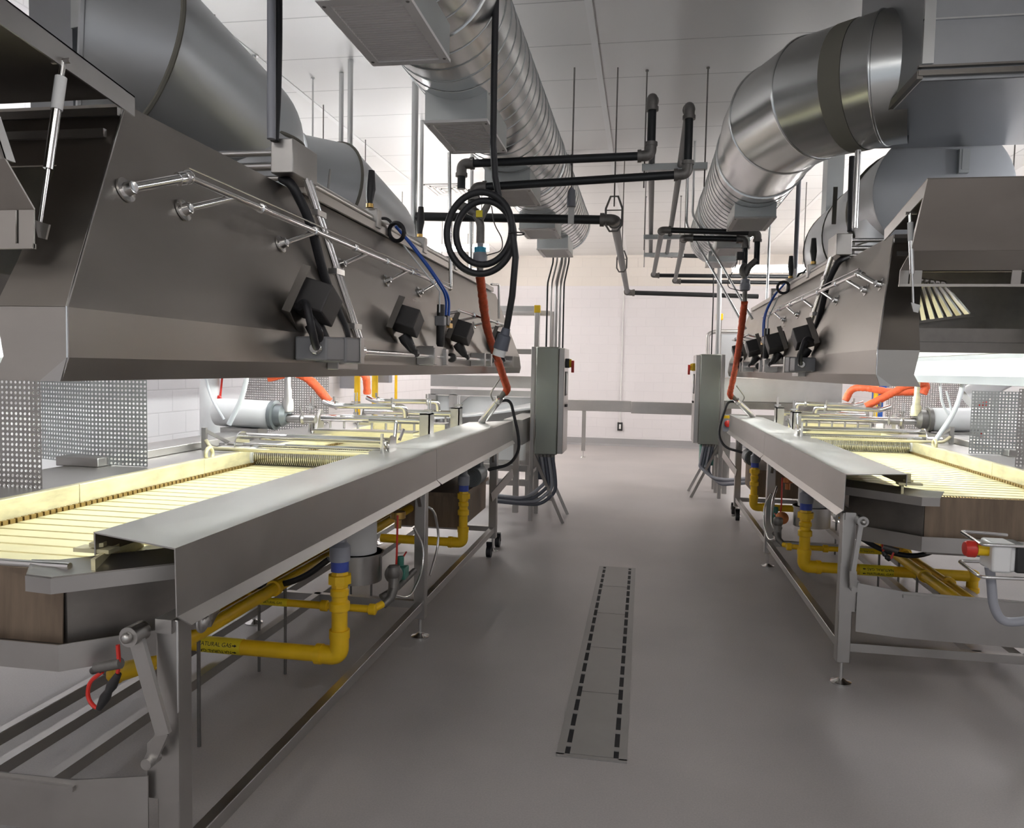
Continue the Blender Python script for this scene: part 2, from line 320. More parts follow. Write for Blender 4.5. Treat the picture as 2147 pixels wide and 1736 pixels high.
def fryer(S):
    P = S.P; n = S.n
    t = thing('fryer', P(.6, 2.6, 0), 'long stainless continuous fryer with a yellow belt on the %s side of the aisle' % n, 'fryer', None)
    st = M['steel']
    def cover(v0, vi, v1, v1i):
        pr = [(.34,1.065),(.34,1.13),(0,1.13),(-.004,.94),(-.03,.908)]
        a = [vi, vi, v0, v0, v0+.03]; e = [v1i, v1i, v1, v1, v1]
        return MB().strip([P(u, a[i], z) for i, (u, z) in enumerate(pr)], [P(u, e[i], z) for i, (u, z) in enumerate(pr)], .004)
    cover(0, .12, 2.70, 2.70).build('side_cover', st, t, smooth=20)
    cover(2.706, 2.706, 5.5, 5.1).build('side_cover', st, t, smooth=20)
    # legs, feet, rails
    for u in (.035, 1.13):
        for v in (.05, 2.52, 4.78):
            m = MB(); S.box(m, u-.034, u+.034, v-.034, v+.034, .12, .925)
            if v > 1 and u < .5:
                for d in (-1, 1): m.prism([P(u-.012, v+.03*d, .80), P(u-.012, v+.03*d, .93), P(u-.012, v+.11*d, .93)], V((S.s*.024, 0, 0)))
            l = m.build('leg', st, t, bev=.004); foot_mb(S, u, v).build('foot', M['chrome'], l)
    for u in (.035, 1.13):
        m = MB(); S.box(m, u-.022, u+.022, .05, 4.78, .175, .225); m.build('lower_rail', st, t, bev=.003)
        m = MB(); S.box(m, u-.025, u+.025, .0, 5.1, .89, .93); m.build('upper_rail', st, t)
    for v in (.05, 2.52, 4.78):
        m = MB(); S.box(m, .06, 1.1, v-.02, v+.02, .18, .225); m.build('cross_rail', st, t)
    for u in (.70, .94):
        m = MB(); S.box(m, u-.022, u+.022, .05, 5.0, .18, .225); m.build('support_rail', st, t)
    # oil tank with its angled near end
    out = [(.27,5.2),(.27,.75),(.12,.38),(.42,.10),(1.17,.10),(1.17,5.2)]
    m = MB()
    m.strip([P(u, v, 1.0) for u, v in out], [P(u, v, .80) for u, v in out], .004)
    m.prism([P(u, v, .775) for u, v in out], V((0, 0, .03)))
    m.build('oil_tank', M['tank'], t, smooth=20)
    m = MB(); m.strip([P(.425, .096, 1.02), P(1.168, .096, 1.02)], [P(.425, .086, .80), P(1.168, .086, .80)], .004); m.build('end_wall', M['stain'], t)
    # turned-out rim along the angled corner, rail under the tank
    lip = [(.09,.62),(.11,.38),(.42,.07),(.50,.055)]
    lo_ = [(.04,.62),(.025,.30),(.37,-.02),(.46,-.01)]
    A = [P(u, v, 1.055) for u, v in lip]; B = [P(u, v, 1.03) for u, v in lo_]; Cc = [p-V((0,0,.045)) for p in B]
    m = MB(); m.strip(A, B, .004); m.strip(B, Cc, .004); m.build('rim_flange', st, t, smooth=15)
    lr = [(.19,.23) if S.L else (.09,.32),(.40,.04),(1.2,.04)]
    m = MB(); m.strip([P(u, v, .815) for u, v in lr], [P(u, v, .735) for u, v in lr], .006); m.build('tank_rail', st, t, smooth=15)
    m = MB(); S.box(m, .48, 1.16, .20, 5.1, .69, .775); m.build('tank_underside', M['tank'], t)
    # belt
    m = MB(); m.prism([P(.16,.45,.985), P(.44,.16,.985), P(1.12,.16,.985), P(1.12,5.1,.985), P(.16,5.1,.985)], V((0,0,.012))); m.build('oil_bath', M['oil'], t)
    m = MB(); k = 0; v = .16
    while v < 5.05:
        p = .098
        u0 = max(.12, .16+(.42-v)*1.07); m.hexa([P(u0, v, 1.006), P(1.10, v, 1.006), P(1.10, v+p-.009, 1.006), P(u0, v+p-.009, 1.006), P(u0, v, 1.02), P(1.10, v, 1.02), P(1.10, v+p-.009, 1.018), P(u0, v+p-.009, 1.018)]); v += p
    m.build('slatted_belt', M['belt'], t, smooth=0)
    m = MB()
    for i in range(90): 
        vv = .18+i*.034; uu = max(.098, .135+(.42-vv)*1.07)+.006*(i % 2); S.box(m, uu, uu+.018, vv, vv+.026, 1.012, 1.04)
    m.build('drive_chain', M['chain'], t, smooth=0); m = MB()
    for i in range(140):
        vv = .14+i*.034; S.box(m, 1.098, 1.114, vv, vv+.024, 1.012, 1.036)
    m.build('drive_chain', M['chain'], t, smooth=0)
    m = MB(); S.box(m, 1.115, 1.15, .10, 1.0, 1.0, 1.115); S.box(m, 1.115, 1.15, 1.004, 1.95, 1.0, 1.115); S.box(m, 1.115, 1.15, 1.954, 5.1, 1.0, 1.115); m.build('back_rail', M['rail'], t, bev=.003)
    m = MB(); m.torus(P(1.135, 2.03, 1.135), (1,0,0), .034, .011); m.build('lifting_ring', M['rail'], t)
    m = MB(); S.box(m, 1.16, 1.62, -.15, 5.2, 1.10, 1.112); S.box(m, 1.60, 1.62, -.15, 5.2, 1.0, 1.10); m.build('back_deck', st, t)
    m = MB(); S.box(m, 1.42, 1.66, 1.5, 3.1, 1.112, 1.16); m.build('deck_ledge', st, t, bev=.005)
    # near end: roller with wire mesh, bracket and bolt
    rb = MB(); rb.cyl(P(.46, .135, .99), P(1.1, .135, .99), .026, n=20)
    for i in range(44): rb.torus(P(.465+i*.0145, .135, .99), (1,0,0), .028, .003, 14, 5)
    rb.build('mesh_roller', M['chain'], t)
    m = MB(); m.bar(P(.30, .06, 1.035), P(.40, .42, 1.05), .012, .07); m.cyl(P(.355, .15, 1.07), P(.355, .15, 1.13), .012, n=6); m.cyl(P(.355, .15, 1.085), P(.355, .15, 1.097), .024, n=6); m.bar(P(.30, .15, 1.075), P(.42, .15, 1.075), .05, .012); m.build('take_up_bracket', M['rail'], t)
    if S.L: MB().tube([P(.36, .04, 1.05), P(.62, .05, 1.045)], .011).build('take_up_rod', M['chrome'], t)
    # apron at floor level and tilt linkage
    az = -.085 if S.L else 0
    m = MB(); m.strip([P(.085, .0, .56+az), P(.30, -.02, .535+az), P(1.14, -.02, .52+az)], [P(.085, .0, .30), P(.30, -.02, .29), P(1.14, -.02, .28)], .004)
    S.box(m, .30, 1.14, -.035, -.02, .505+az, .52+az); m.build('apron', st, t, smooth=15)
    m = MB(); m.plate([P(.0, .018, .66), P(.0, .018, .40), P(.10, .018, .40), P(.10, .018, .56)], .005); m.build('gusset', st, t)
    pu, lu = (.10, .012) if S.L else (.082, .05); a = MB(); a.bar(P(pu, -.03, .895), P(lu, -.035, .62), .014, .042 if S.L else .022, up=(S.s, 0, 0)); a.cyl(P(pu, .0, .895), P(pu, -.06, .895), .028, n=16); a.sphere(P(pu, -.066, .895), .016, 10)
    a.bar(P(lu, -.035, .63), P(.058, -.03, .535), .012, .035, up=(S.s, 0, 0)); a.cyl(P(.058, .0, .535), P(.058, -.05, .535), .016, n=12)
    a.build('tilt_link', st, t)
    m = MB(); m.lathe(P(.0, .13, .885), (-S.s, 0, 0), [(.034,0),(.034,.008),(.02,.01),(.016,.02),(.006,.024)], 20); S.box(m, .0, .05, .10, .15, .885, .915); m.build('pivot_bearing', st, t, bev=.004)
    # wire deck and sump underneath
    m = MB(); S.box(m, .14, .66, 4.0, 4.95, .36, .63); S.box(m, .12, .68, 3.98, 4.97, .615, .645); m.build('sump_box', M['stain'], t)
    m = MB(); m.cyl(P(.30, 2.15, .60), P(.30, 2.15, .775), .11, n=26); m.build('filter_can', M['white'], t)
    m = MB(); m.cyl(P(.30, 2.15, .44), P(.30, 2.15, .60), .14, n=26); m.cyl(P(.30, 2.15, .585), P(.30, 2.15, .60), .15, n=26); m.build('filter_bowl', M['steel'], t)
    mm = MB(); mm.cyl(P(.12, 4.25, .74), P(.12, 4.5, .74), .085, n=26)
    for i in range(5): mm.torus(P(.12, 4.245, .74), (0,1,0), .02+.014*i, .004, 24, 5)
    S.box(mm, .06, .18, 4.32, 4.44, .82, .87); mm.build('drive_motor', M['motor'], t)
    # caster cart seen below the far end
    for u, v in ((.02, 4.55), (.02, 4.95)):
        c = MB(); c.cyl(P(u-.02, v, .05), P(u+.02, v, .05), .05, n=20); c.bar(P(u, v+.03, .05), P(u, v, .13), .05, .02); c.build('caster', M['rubber'], t)
    # folded rail sticking out at the far end
    m = MB(); m.bar(P(-.03, 4.35, .56), P(-.14, 4.75, .72), .012, .08); m.build('drop_flap', st, t)
    return t
fryL, fryR = fryer(SL), fryer(SR)

def red_wire(S, pts, lab):
    t = thing('jumper_cable', pts[0], lab, 'cable')
    MB().tube(pts, .006, 8, fil=.06).build('wire', M['red'], t)
    a, b = V(pts[1]), V(pts[2]); d = b-a
    MB().tube([a+d*.05, a+d*.35, a+d*.5, a+d*.65, a+d*.95], [.009,.016,.011,.016,.009], 10).build('connector', M['black'], t)
    MB().tube([V(pts[-1]), V(pts[-1])+V((S.s*.02, 0, .01)), V(pts[-1])+V((S.s*-.06, 0, .03))], [.008,.016,.016], 10).build('plug', M['fitting'], t)
q = [SL.Vv(x, y, .05) for x, y in ((247,1352),(251,1408),(205,1490),(183,1465),(186,1430),(215,1408))]
red_wire(SL, q, 'red jumper cable with black inline plug hanging under the left fryer end')
q = [SR.Vv(x, y, .3) for x, y in ((1852,1102),(1850,1155),(1866,1176),(1874,1158))]
red_wire(SR, q, 'red jumper cable looping below the right fryer end')
# ------------------------------------------------------------------ hoods
def hood(S):
    P = S.P; n = S.n; hm = M['hood']
    t = thing('exhaust_hood', P(.6, 2.9, 1.6), 'large tapered stainless hood hanging over the %s fryer' % n, 'hood')
    # front profile (u, z, v near, v far)
    pf = [(.05,1.60,-.35,6.2),(.03,1.655,-.35,6.15),(.03,1.77,-.35,6.05),(.21,2.38,.10,5.6)]
    pb = [(1.15,1.60,-.35,6.2),(1.17,1.655,-.35,6.15),(1.17,1.77,-.35,6.05),(1.0,2.38,.10,5.6)]
    A = [P(u, a, z) for u, z, a, e in pf]; B = [P(u, e, z) for u, z, a, e in pf]
    MB().strip(A, B, .004).build('front_panel', hm, t, smooth=10)
    A2 = [P(u, a, z) for u, z, a, e in pb]; B2 = [P(u, e, z) for u, z, a, e in pb]
    MB().strip(A2, B2, .004).build('back_panel', M['exh'], t, smooth=10)
    m = MB(); m.strip([A[3], A2[3]], [B[3], B2[3]], .004); m.build('roof_panel', hm, t)
    # near end: a thick frame round the opening; far end closed
    op = [(.225,1.60,-.35),(.195,1.655,-.35),(.215,1.77,-.35),(.235,1.89,-.26),(.30,2.17,-.055)]
    op2 = [(1.2-u+.0, z, v) for u, z, v in op]
    m = MB()
    Ao = [P(pf[0][0],-.35,1.60), P(pf[1][0],-.35,1.655), P(pf[2][0],-.35,1.77), P(.065,-.26,1.89), P(.148,-.055,2.17), A[3]]
    for (a, b, i) in ((0,1,0),(1,2,1),(2,3,2),(3,4,3)): m.plate([Ao[a], Ao[b], P(op[b][0], op[b][2], op[b][1]), P(op[a][0], op[a][2], op[a][1])], .004)
    Bo = [P(1.15, -.35, 1.60), P(1.17,-.35,1.655), P(1.17,-.35,1.77), P(1.135,-.26,1.89), P(1.055,-.055,2.17), A2[3]]
    for (a, b) in ((0,1),(1,2),(2,3),(3,4)): m.plate([Bo[a], Bo[b], P(op2[b][0], op2[b][2], op2[b][1]), P(op2[a][0], op2[a][2], op2[a][1])], .004)
    m.plate([Ao[4], A[3], A2[3], Bo[4]], .004)
    # inner returns give the end frame its depth
    m.strip([P(u, v, z) for u, z, v in op], [P(u, v+.12, z) for u, z, v in op], .003)
    m.build('end_frame', hm, t, smooth=10)
    m = MB()
    for z, v in ((2.345, .072), (2.27, .015)): m.bar(P(.20, v-.012, z), P(1.0, v-.012, z), .014, .022)
    m.build('end_stiffener', M['steel'], t)
    m = MB(); m.plate([B[0], B[1], B[2], B[3], B2[3], B2[2], B2[1], B2[0]], .004); m.build('far_end_panel', hm, t)
    m = MB(); S.box(m, .2, 1.16, .1, .16, 1.83, 1.90); S.box(m, .2, 1.16, .11, .15, 1.775, 1.83); m.build('cross_beam', M['tank'], t)
    m = MB(); m.plate([P(.24,.52,1.86), P(1.10,.52,1.86), P(1.0,.52,2.36), P(.24,.52,2.36)], .006); m.build('shade_plate', M['tank'], t)  # added dark sheet standing in for the shade inside the hood
    m = MB(); S.box(m, 1.08, 1.13, .2, 5.8, 1.80, 1.85); m.build('inner_rail', M['white'], t)
    for wl in ((A[0], A[1], A[2], A[3]), (Bo[0], Bo[1], Bo[2], A2[3])): MB().tube(wl, .0035, 8).build('corner_weld', M['chrome'], t)
    # rounded dark corner of the lip
    m = MB(); m.plate([P(.028,-.352,1.655), P(.046,-.352,1.60), P(.10,-.352,1.60)], .006); m.build('corner_cap', M['steel'], t)
    # strip lamps under the hood, tucked behind the front panel
    for v0 in (.5, 2.5, 4.3):
        l = MB(); a = P(.06, v0, 1.80); e = P(.06, v0+1.5, 1.80); l.bar(a, e, .026, .02); lo = l.build('lamp_housing', M['white'], t)
        g = MB(); g.bar(a+V((-S.s*.005, 0, -.026)), e+V((-S.s*.005, 0, -.026)), .022, .03); g.build('lamp_tube', M['lamphood'], lo)
    return t
hdL, hdR = hood(SL), hood(SR)

def flap(S, pts, top_out, extra, lab, tilt):
    # raised end flap: side strip from the hinge, sloped outer face, lower face, slot and bottom lip
    t = thing('hood_flap', pts[-1], lab, 'hood flap')
    w = V((S.s*.92, 0, 0)); hm = M['hood']
    face = pts                                   # ridge, crease, heel, lip bottom (world points at the aisle side)
    for i, nm in ((0,'outer_panel'),(1,'lower_panel')):
        MB().strip([face[i], face[i+1]], [face[i]+w, face[i+1]+w], .004).build(nm, hm, t)
    h, l = face[2], face[3]; d = (l-h)
    m = MB(); m.bar(l+V((0, 0, .004)), l+w+V((0, 0, .004)), .012, .012)
    for k in (0, .08, .55, 1.0): m.bar(h+w*k+V((S.s*(.02 if k == 0 else -.02 if k == 1 else 0), 0, 0)), l+w*k+V((S.s*(.02 if k == 0 else -.02 if k == 1 else 0), 0, 0)), .04 if k != .08 else .05, .004, up=(0, 1, 0))
    m.build('slotted_lip', hm, t)
    hinge = extra
    m = MB(); m.strip([hinge, face[0]], [hinge+w, face[0]+w], .004); m.build('top_panel', M['tank'], t)
    for k, o in ((0, V((0,0,0))), (1, w)):
        m = MB(); m.prism([hinge+o, face[0]+o, face[1]+o, face[1]+o+V((0, .03, -.0)), face[0]+o+V((0, .05, -.07)), hinge+o+V((0, 0, -.055))], V((S.s*.006*(1 if k == 0 else -1), 0, 0))); m.build('side_panel', M['steel'] if k == 0 else hm, t)
    return t
wx = lambda S, px, py, u: S.U(px, py, u)
fl = flap(SR, [wx(SR,1945,375,.15), wx(SR,1910,525,.15), wx(SR,1887,566,.13), wx(SR,1884,600,.13)], 0, SR.P(.15, .06, 2.40), 'raised stainless end flap on the near end of the right hood', 0)
fl = flap(SL, [SL.P(.15,-.54,2.47), wx(SL,10,333,.15), wx(SL,72,440,.15), wx(SL,72,520,.15)], 0, SL.P(.15, .06, 2.385), 'raised stainless end flap at the upper left edge of the view', 0)

def strut(S, a, b, lab):
    t = thing('gas_strut', b, lab, 'gas strut'); a, b = V(a), V(b); d = b-a
    MB().cyl(a, a+d*.12, .007, n=10).build('rod_end', M['chrome'], t)
    MB().cyl(a+d*.1, a+d*.3, .0135, n=14).build('sleeve', M['paper'], t)
    MB().cyl(a+d*.3, a+d*.66, .011, n=14).build('cylinder', M['chrome'], t)
    MB().cyl(a+d*.64, b, .005, n=10).build('piston_rod', M['chrome'], t)
    MB().cyl(a+V((S.s*-.02, 0, .0)), a+V((S.s*.03, 0, 0)), .007, n=8).build('pivot_pin', M['steel'], t); MB().plate([b+V((-.012,-.004,.012)), b+V((.03,-.004,.0)), b+V((.02,-.004,-.035)), b+V((-.0,-.004,-.03))], .006).build('mount_plate', M['steel'], t)
strut(SL, SL.U(133,128,.15), SL.U(84,472,.17), 'gas strut holding up the end flap of the left hood')
strut(SR, SR.U(1908,447,.14), SR.U(1915,640,.17), 'gas strut holding up the end flap of the right hood')

# baffle filter leaning inside the right hood mouth
t = thing('baffle_filter', SR.P(.5, .4, 1.9), 'slanted shiny baffle filter inside the mouth of the right hood', 'filter')
a, b, c, d = SR.Vv(1908,582,.22), SR.Vv(1985,592,.22), SR.Vv(2044,655,.44), SR.Vv(1915,672,.44)
m = MB(); N_ = 7
for k in range(N_):
    f0, f1 = k/N_, (k+.55)/N_
    m.prism([a.lerp(b, f0), a.lerp(b, f1), d.lerp(c, f1), d.lerp(c, f0)], V((0, .006, -.012)))
m.build('baffle', M['chrome'], t)
m = MB(); m.prism([d.lerp(c, 0), d.lerp(c, 1), d.lerp(c, 1)+V((0,0,-.02)), d.lerp(c, 0)+V((0,0,-.02))], V((0,.03,.0))); m.build('filter_frame', M['tank'], t); m = MB(); m.prism([a, b, b+V((0,.03,.01)), a+V((0,.03,.01))], V((0,.004,.004)))
m.build('filter_frame', M['tank'], t)

# ------------------------------------------------------------------ exhaust ducts on the hoods
def ring(m, p, ax, R, w=.02, th=.008):
    m.lathe(V(p)-V(ax).normalized()*w/2, ax, [(R,0),(R+th,.002),(R+th,w-.002),(R,w)], 40)
def exhaust_left(dy, lab):
    o = V((0, dy, 0)); R = .36
    zo = V((0, 0, -.16 if dy else 0)); p2 = V((-2.14, 3.72, 2.82))+o+zo; p1 = V((-2.22, 3.08, 2.99))+o+zo; p0 = V((-2.38, 2.95, 3.0))+o+zo; pb = V((-2.14, 3.72, 2.386))+o
    t = thing('exhaust_duct', pb, lab, 'duct', 'exhaust ducts on the left hood')
    e = M['exh']
    def seg(a, b, na, nb):     # cylinder between two mitre planes
        m = MB(); ax = (b-a).normalized(); x = ax.cross(V((0,0,1))).normalized() if abs(ax.z) < .95 else V((1,0,0)); x = (x-ax*x.dot(ax)).normalized(); y = ax.cross(x); n = 48; vs = []
        for c, nn in ((a, na), (b, nb)):
            nn = nn.normalized()
            for k in range(n):
                w = 2*PI*k/n; q = c+(x*math.cos(w)+y*math.sin(w))*R; vs.append(q-ax*((q-c).dot(nn)/ax.dot(nn)))
        m.add(vs, [(k, (k+1) % n, n+(k+1) % n, n+k) for k in range(n)]+[tuple(range(n)), tuple(range(n, 2*n))]); return m, vs
    d0, d1, d2 = (p1-p0).normalized(), (p2-p1).normalized(), (pb-p2).normalized()
    m, vA = seg(p0, p1, d0, d0+d1); m.build('elbow_section', e, t)
    m, vB = seg(p1, p2, d0+d1, d1); m.build('sloped_section', e, t)
    MB().cyl(pb, p2, R, n=48).sphere(p2, R*1.0, 48).build('riser_section', e, t)
    n = 48; rc = p2-V((0, 0, .03))
    MB().tube(vA[n:], .011, 6, closed=True).build('seam_band', M['mastic'], t)
    MB().torus(rc, (0,0,1), R, .011, 48, 6).build('seam_band', M['mastic'], t)
    MB().tube(vA[:n], .012, 6, closed=True).build('end_rim', e, t)
    return t
exhaust_left(0, 'large round sheet metal exhaust duct sloping down onto the near end of the left hood')
exhaust_left(2.0, 'round exhaust duct further back on the left hood, partly hidden by the near duct')
# square riser behind the left flap
t = thing('rectangular_duct', (-2.9, 3.3, 2.4), 'tall rectangular sheet metal duct rising to the ceiling in the upper left corner', 'duct')
xa, xb = atY(62, 100, 3.15).x, atY(152, 100, 3.15).x
m = MB(); m.box((xa, 3.15, 2.4), (xb, 3.6, CZ)); m.build('duct_body', M['duct'], t)
m = MB(); m.plate([atY(150, 60, 3.13), atY(265, 38, 3.13), atY(205, -40, 3.13), atY(150, -40, 3.13)], .01)
for q in (atY(190, 32, 3.12), atY(226, 16, 3.12)): m.cyl(q, V(q)+V((.0,-.02,0)), .012, n=8)
m.build('bracket_plate', M['galvd'], t)

R = .43; C0 = V((1.87, 5.40, 2.85))
t = thing('exhaust_duct', C0-V((0,0,.5)), 'big round exhaust duct with a flat disc end cap above the right hood', 'duct', None)
e = M['exh']
m = MB(); m.lathe(C0, (0,1,0), [(R-.01,0),(R,.004),(R,.02)], 56); m.build('end_disc', M['disc'], t)
m = MB(); m.lathe(C0+V((0,.015,0)), (0,1,0), [(R-.015,0),(R-.008,.35),(R-.008,.62)], 48); m.build('near_section', e, t)
a1, a2, a3 = C0+V((0,.63,0)), C0+V((-.02,1.35,-.05)), C0+V((-.02,2.1,-.07))
m = MB(); m.tube([a1, a2], [R-.006, R], 48); m.build('middle_section', e, t)
m = MB(); m.tube([a2, a3, a3+V((0,.12,0))], [R, R, R*.86], 48); m.build('far_section', e, t)
m = MB(); ring(m, a1, (0,1,0), R, .07, .008); m.build('dark_band', M['mastic'], t)
for q in (a2, a3): m = MB(); ring(m, q, (0,1,0), R, .012, .006); m.build('seam_band', M['mastic'], t)
m = MB(); m.cyl((1.86, 5.78, 2.386), (1.86, 5.78, 2.72), .41, n=48); m.build('riser_section', e, t)
m = MB(); ring(m, (1.86, 5.78, 2.56), (0,0,1), .41, .012, .005); m.build('riser_seam', M['mastic'], t)
m = MB(); m.box((1.94, 5.365, 2.95), (2.0, 5.40, 3.10)); m.box((1.955, 5.36, 2.97), (2.0, 5.37, 3.10)); m.build('latch_bracket', M['galvd'], t)
t = thing('rectangular_duct', (1.45, 6.6, 2.6), 'narrow rectangular duct dropping from the ceiling behind the right round duct', 'duct')
xa, xb = atY(1735, 360, 7.75).x, atY(1770, 360, 7.75).x
MB().box((xa, 7.75, 2.6), (xb, 7.95, CZ)).build('duct_body', M['galvd'], t)
MB().bar(SR.Vv(1752, 392, 1.9), SR.Vv(1748, 470, 1.9), .03, .01).build('hanger_strap', M['mastic'], t)

# ------------------------------------------------------------------ spiral supply ducts
def spiral(name, x, z, R, y0, y1, pitch=.125):
    m = MB(); n = 44; steps = max(4, int((y1-y0)/.25))
    m.tube([(x, y0+(y1-y0)*i/steps, z) for i in range(steps+1)], R, n)
    return m
def helix(x, z, R, y0, y1, pitch):
    turns = (y1-y0)/pitch; k = int(turns*40)
    return MB().tube([(x+R*math.cos(2*PI*i/40), y0+pitch*i/40, z+R*math.sin(2*PI*i/40)) for i in range(k+1)], .0032, 5)
def diffuser(x, y0, y1, lab, grp, xo=.171, zb=2.933, zt=3.17, root=None):
    t = thing('air_diffuser', (x, (y0+y1)/2, zb), lab, 'air vent', grp)
    m = MB(); m.box((x-xo+.004, y0+.004, zb+.014), (x+xo-.004, y1-.004, zt)); m.build('plenum_box', M['galvd'], t)
    m = MB(); w = .038
    m.box((x-xo, y0, zb), (x-xo+w, y1, zb+.014)); m.box((x+xo-w, y0, zb), (x+xo, y1, zb+.014)); m.box((x-xo+w, y0, zb), (x+xo-w, y0+w, zb+.014)); m.box((x-xo+w, y1-w, zb), (x+xo-w, y1, zb+.014)); m.build('frame', M['grille'], t)
    m = MB(); k = 26
    for i in range(k):
        y = y0+w+(y1-y0-2*w)*(i+.5)/k; m.hexa([(x-xo+w,y-.004,zb+.004),(x+xo-w,y-.004,zb+.004),(x+xo-w,y+.004,zb+.004),(x-xo+w,y+.004,zb+.004),(x-xo+w,y,zb+.012),(x+xo-w,y,zb+.012),(x+xo-w,y+.006,zb+.012),(x-xo+w,y+.006,zb+.012)])
    m.box((x-xo+w, y0+w, zb+.009), (x+xo-w, y1-w, zb+.013)); m.build('louvre', M['grille'], t, smooth=0)
    for sx in (-1, 1):
        for yy in (y0+.045, y1-.045): MB().lathe((x+sx*(xo-.015), yy, zb-.002), (0,0,1), [(.006,0),(.008,.003)], 10).build('screw', M['fitting'], t)
    m = MB(); m.box((x-xo+.002, y0+.002, zt-.005), (x+xo-.002, y1-.002, zt+.025)); m.build('sealant', M['mastic'], t)
    return t
g1 = 'supply air diffusers under the left spiral duct'; g2 = 'supply air diffusers under the right spiral duct'
t = thing('spiral_duct', (-1.003, 5, 3.05), 'long shiny spiral supply duct along the ceiling left of centre', 'duct')
spiral('', -1.003, 3.365, .3175, .25, 9.14).build('duct_tube', M['galv'], t)
helix(-1.003, 3.365, .3185, .25, 9.12, .146).build('spiral_seam', M['galvd'], t)
for y in (3.3, 6.3, 9.13): m = MB(); ring(m, (-1.003, y, 3.365), (0,1,0), .3175, .04, .008); m.build('coupling', M['galv'], t)
for i, (y0, y1, lab) in enumerate(((2.62,3.21,'first and largest supply air box, at the top edge, under the left spiral duct'),(3.975,4.56,'second supply air box from the camera under the left spiral duct'),(5.50,6.07,'third supply air box under the left duct, just above the black hose coil'),(7.06,7.595,'fourth supply air box under the left spiral duct, right of the hose coil'),(8.255,8.84,'last and smallest supply air box at the far end of the left spiral duct'))):
    diffuser(-1.016, y0, y1, lab, g1)
t = thing('spiral_duct', (.87, 7.8, 3.02), 'spiral supply duct on the right, curving into a square duct near the camera', 'duct')
spiral('', .87, 3.377, .3556, 5.80, 10.16).build('duct_tube', M['galv'], t)
helix(.87, 3.377, .3568, 6.41, 10.14, .146).build('spiral_seam', M['galvd'], t)
for y, w in ((5.87, .12), (6.32, .03), (8.38, .03)): m = MB(); ring(m, (.87, y, 3.377), (0,1,0), .3556, w, .011); m.build('coupling', M['galv'], t)
# gored elbow from the duct axis (y) to the plenum side (+x), each gore cut on the mitre
def mitred(pts, R, n=48):
    pts = [V(p) for p in pts]; ds = [(pts[i+1]-pts[i]).normalized() for i in range(len(pts)-1)]
    nr = [ds[0]]+[(ds[i]+ds[i+1]).normalized() for i in range(len(ds)-1)]+[ds[-1]]; rings = []
    for i, p in enumerate(pts):
        d = ds[min(i, len(ds)-1)]; y = V((0,0,1)); y = (y-d*y.dot(d)).normalized(); x = d.cross(y); rg = []
        for k in range(n):
            w = 2*PI*k/n; o = x*(math.cos(w)*R)+y*(math.sin(w)*R); rg.append(p+o-d*(o.dot(nr[i])/d.dot(nr[i])))
        rings.append(rg)
    return rings
rg = mitred([(.87, 5.83, 3.377), (.885, 5.50, 3.375), (1.02, 5.13, 3.375), (1.34, 4.86, 3.375), (1.46, 4.82, 3.375)], .372)
n = 48
for i in range(4):
    MB().add(rg[i]+rg[i+1], [(k, (k+1) % n, n+(k+1) % n, n+k) for k in range(n)]).build('elbow_gore', M['galv'], t, smooth=60)
for i in (1, 2, 3): MB().tube(rg[i], .008, 6, closed=True).build('gore_seam', M['galv'], t)
bA = [p.lerp(q, .50) for p, q in zip(rg[2], rg[3])]; bB = [p.lerp(q, .72) for p, q in zip(rg[2], rg[3])]; cA = sum(bA, V())/n; cB = sum(bB, V())/n
bA = [cA+(p-cA)*1.008 for p in bA]; bB = [cB+(p-cB)*1.008 for p in bB]
MB().add(bA+bB, [(k, (k+1) % n, n+(k+1) % n, n+k) for k in range(n)]).build('sealant_band', M['mastic'], t)
for i, (y0, y1, lab) in enumerate(((6.67,7.28,'nearest supply air box under the right spiral duct'),(8.28,8.80,'middle supply air box under the right spiral duct'),(9.33,9.80,'farthest supply air box under the right spiral duct, lowest in view'))):
    diffuser(.87, y0, y1, lab, g2)
# square plenum on the right
t = thing('rectangular_duct', (2.0, 4.7, 3.1), 'large square sheet metal duct filling the top right corner', 'duct')
MB().box((1.308, 4.166, 3.11), (2.92, 5.35, CZ-.004)).build('duct_body', M['duct'], t, bev=.005)
m = MB(); m.box((1.29, 4.14, 3.13), (2.94, 4.17, 3.155)); m.box((1.29, 4.14, 3.17), (2.94, 4.165, 3.18)); m.box((1.285, 4.145, 3.115), (1.312, 5.36, 3.155)); m.build('flange', M['tank'], t)
m = MB(); m.box((1.308, 4.15, 3.19), (1.36, 4.168, CZ-.01)); m.box((1.308, 4.152, 3.40), (2.92, 4.168, 3.408)); m.build('corner_seam', M['galv'], t)
# square ceiling vent
vq = atZ(940, 397, CZ); vx, vy = vq.x, vq.y
t = thing('ceiling_vent', (vx, vy, CZ-.02), 'flat square vent set in the ceiling behind the left ducts', 'air vent')
m = MB()
for k in range(4):
    w = .26-.06*k
    for q in (((vx-w, vy-w*1.3), (vx+w, vy-w*1.3+.02)), ((vx-w, vy+w*1.3-.02), (vx+w, vy+w*1.3)), ((vx-w, vy-w*1.3), (vx-w+.02, vy+w*1.3)), ((vx+w-.02, vy-w*1.3), (vx+w, vy+w*1.3))): m.box((*q[0], CZ-.02-.004*(k % 2)), (*q[1], CZ-.002))
m.build('vent_ring', M['grille'], t)
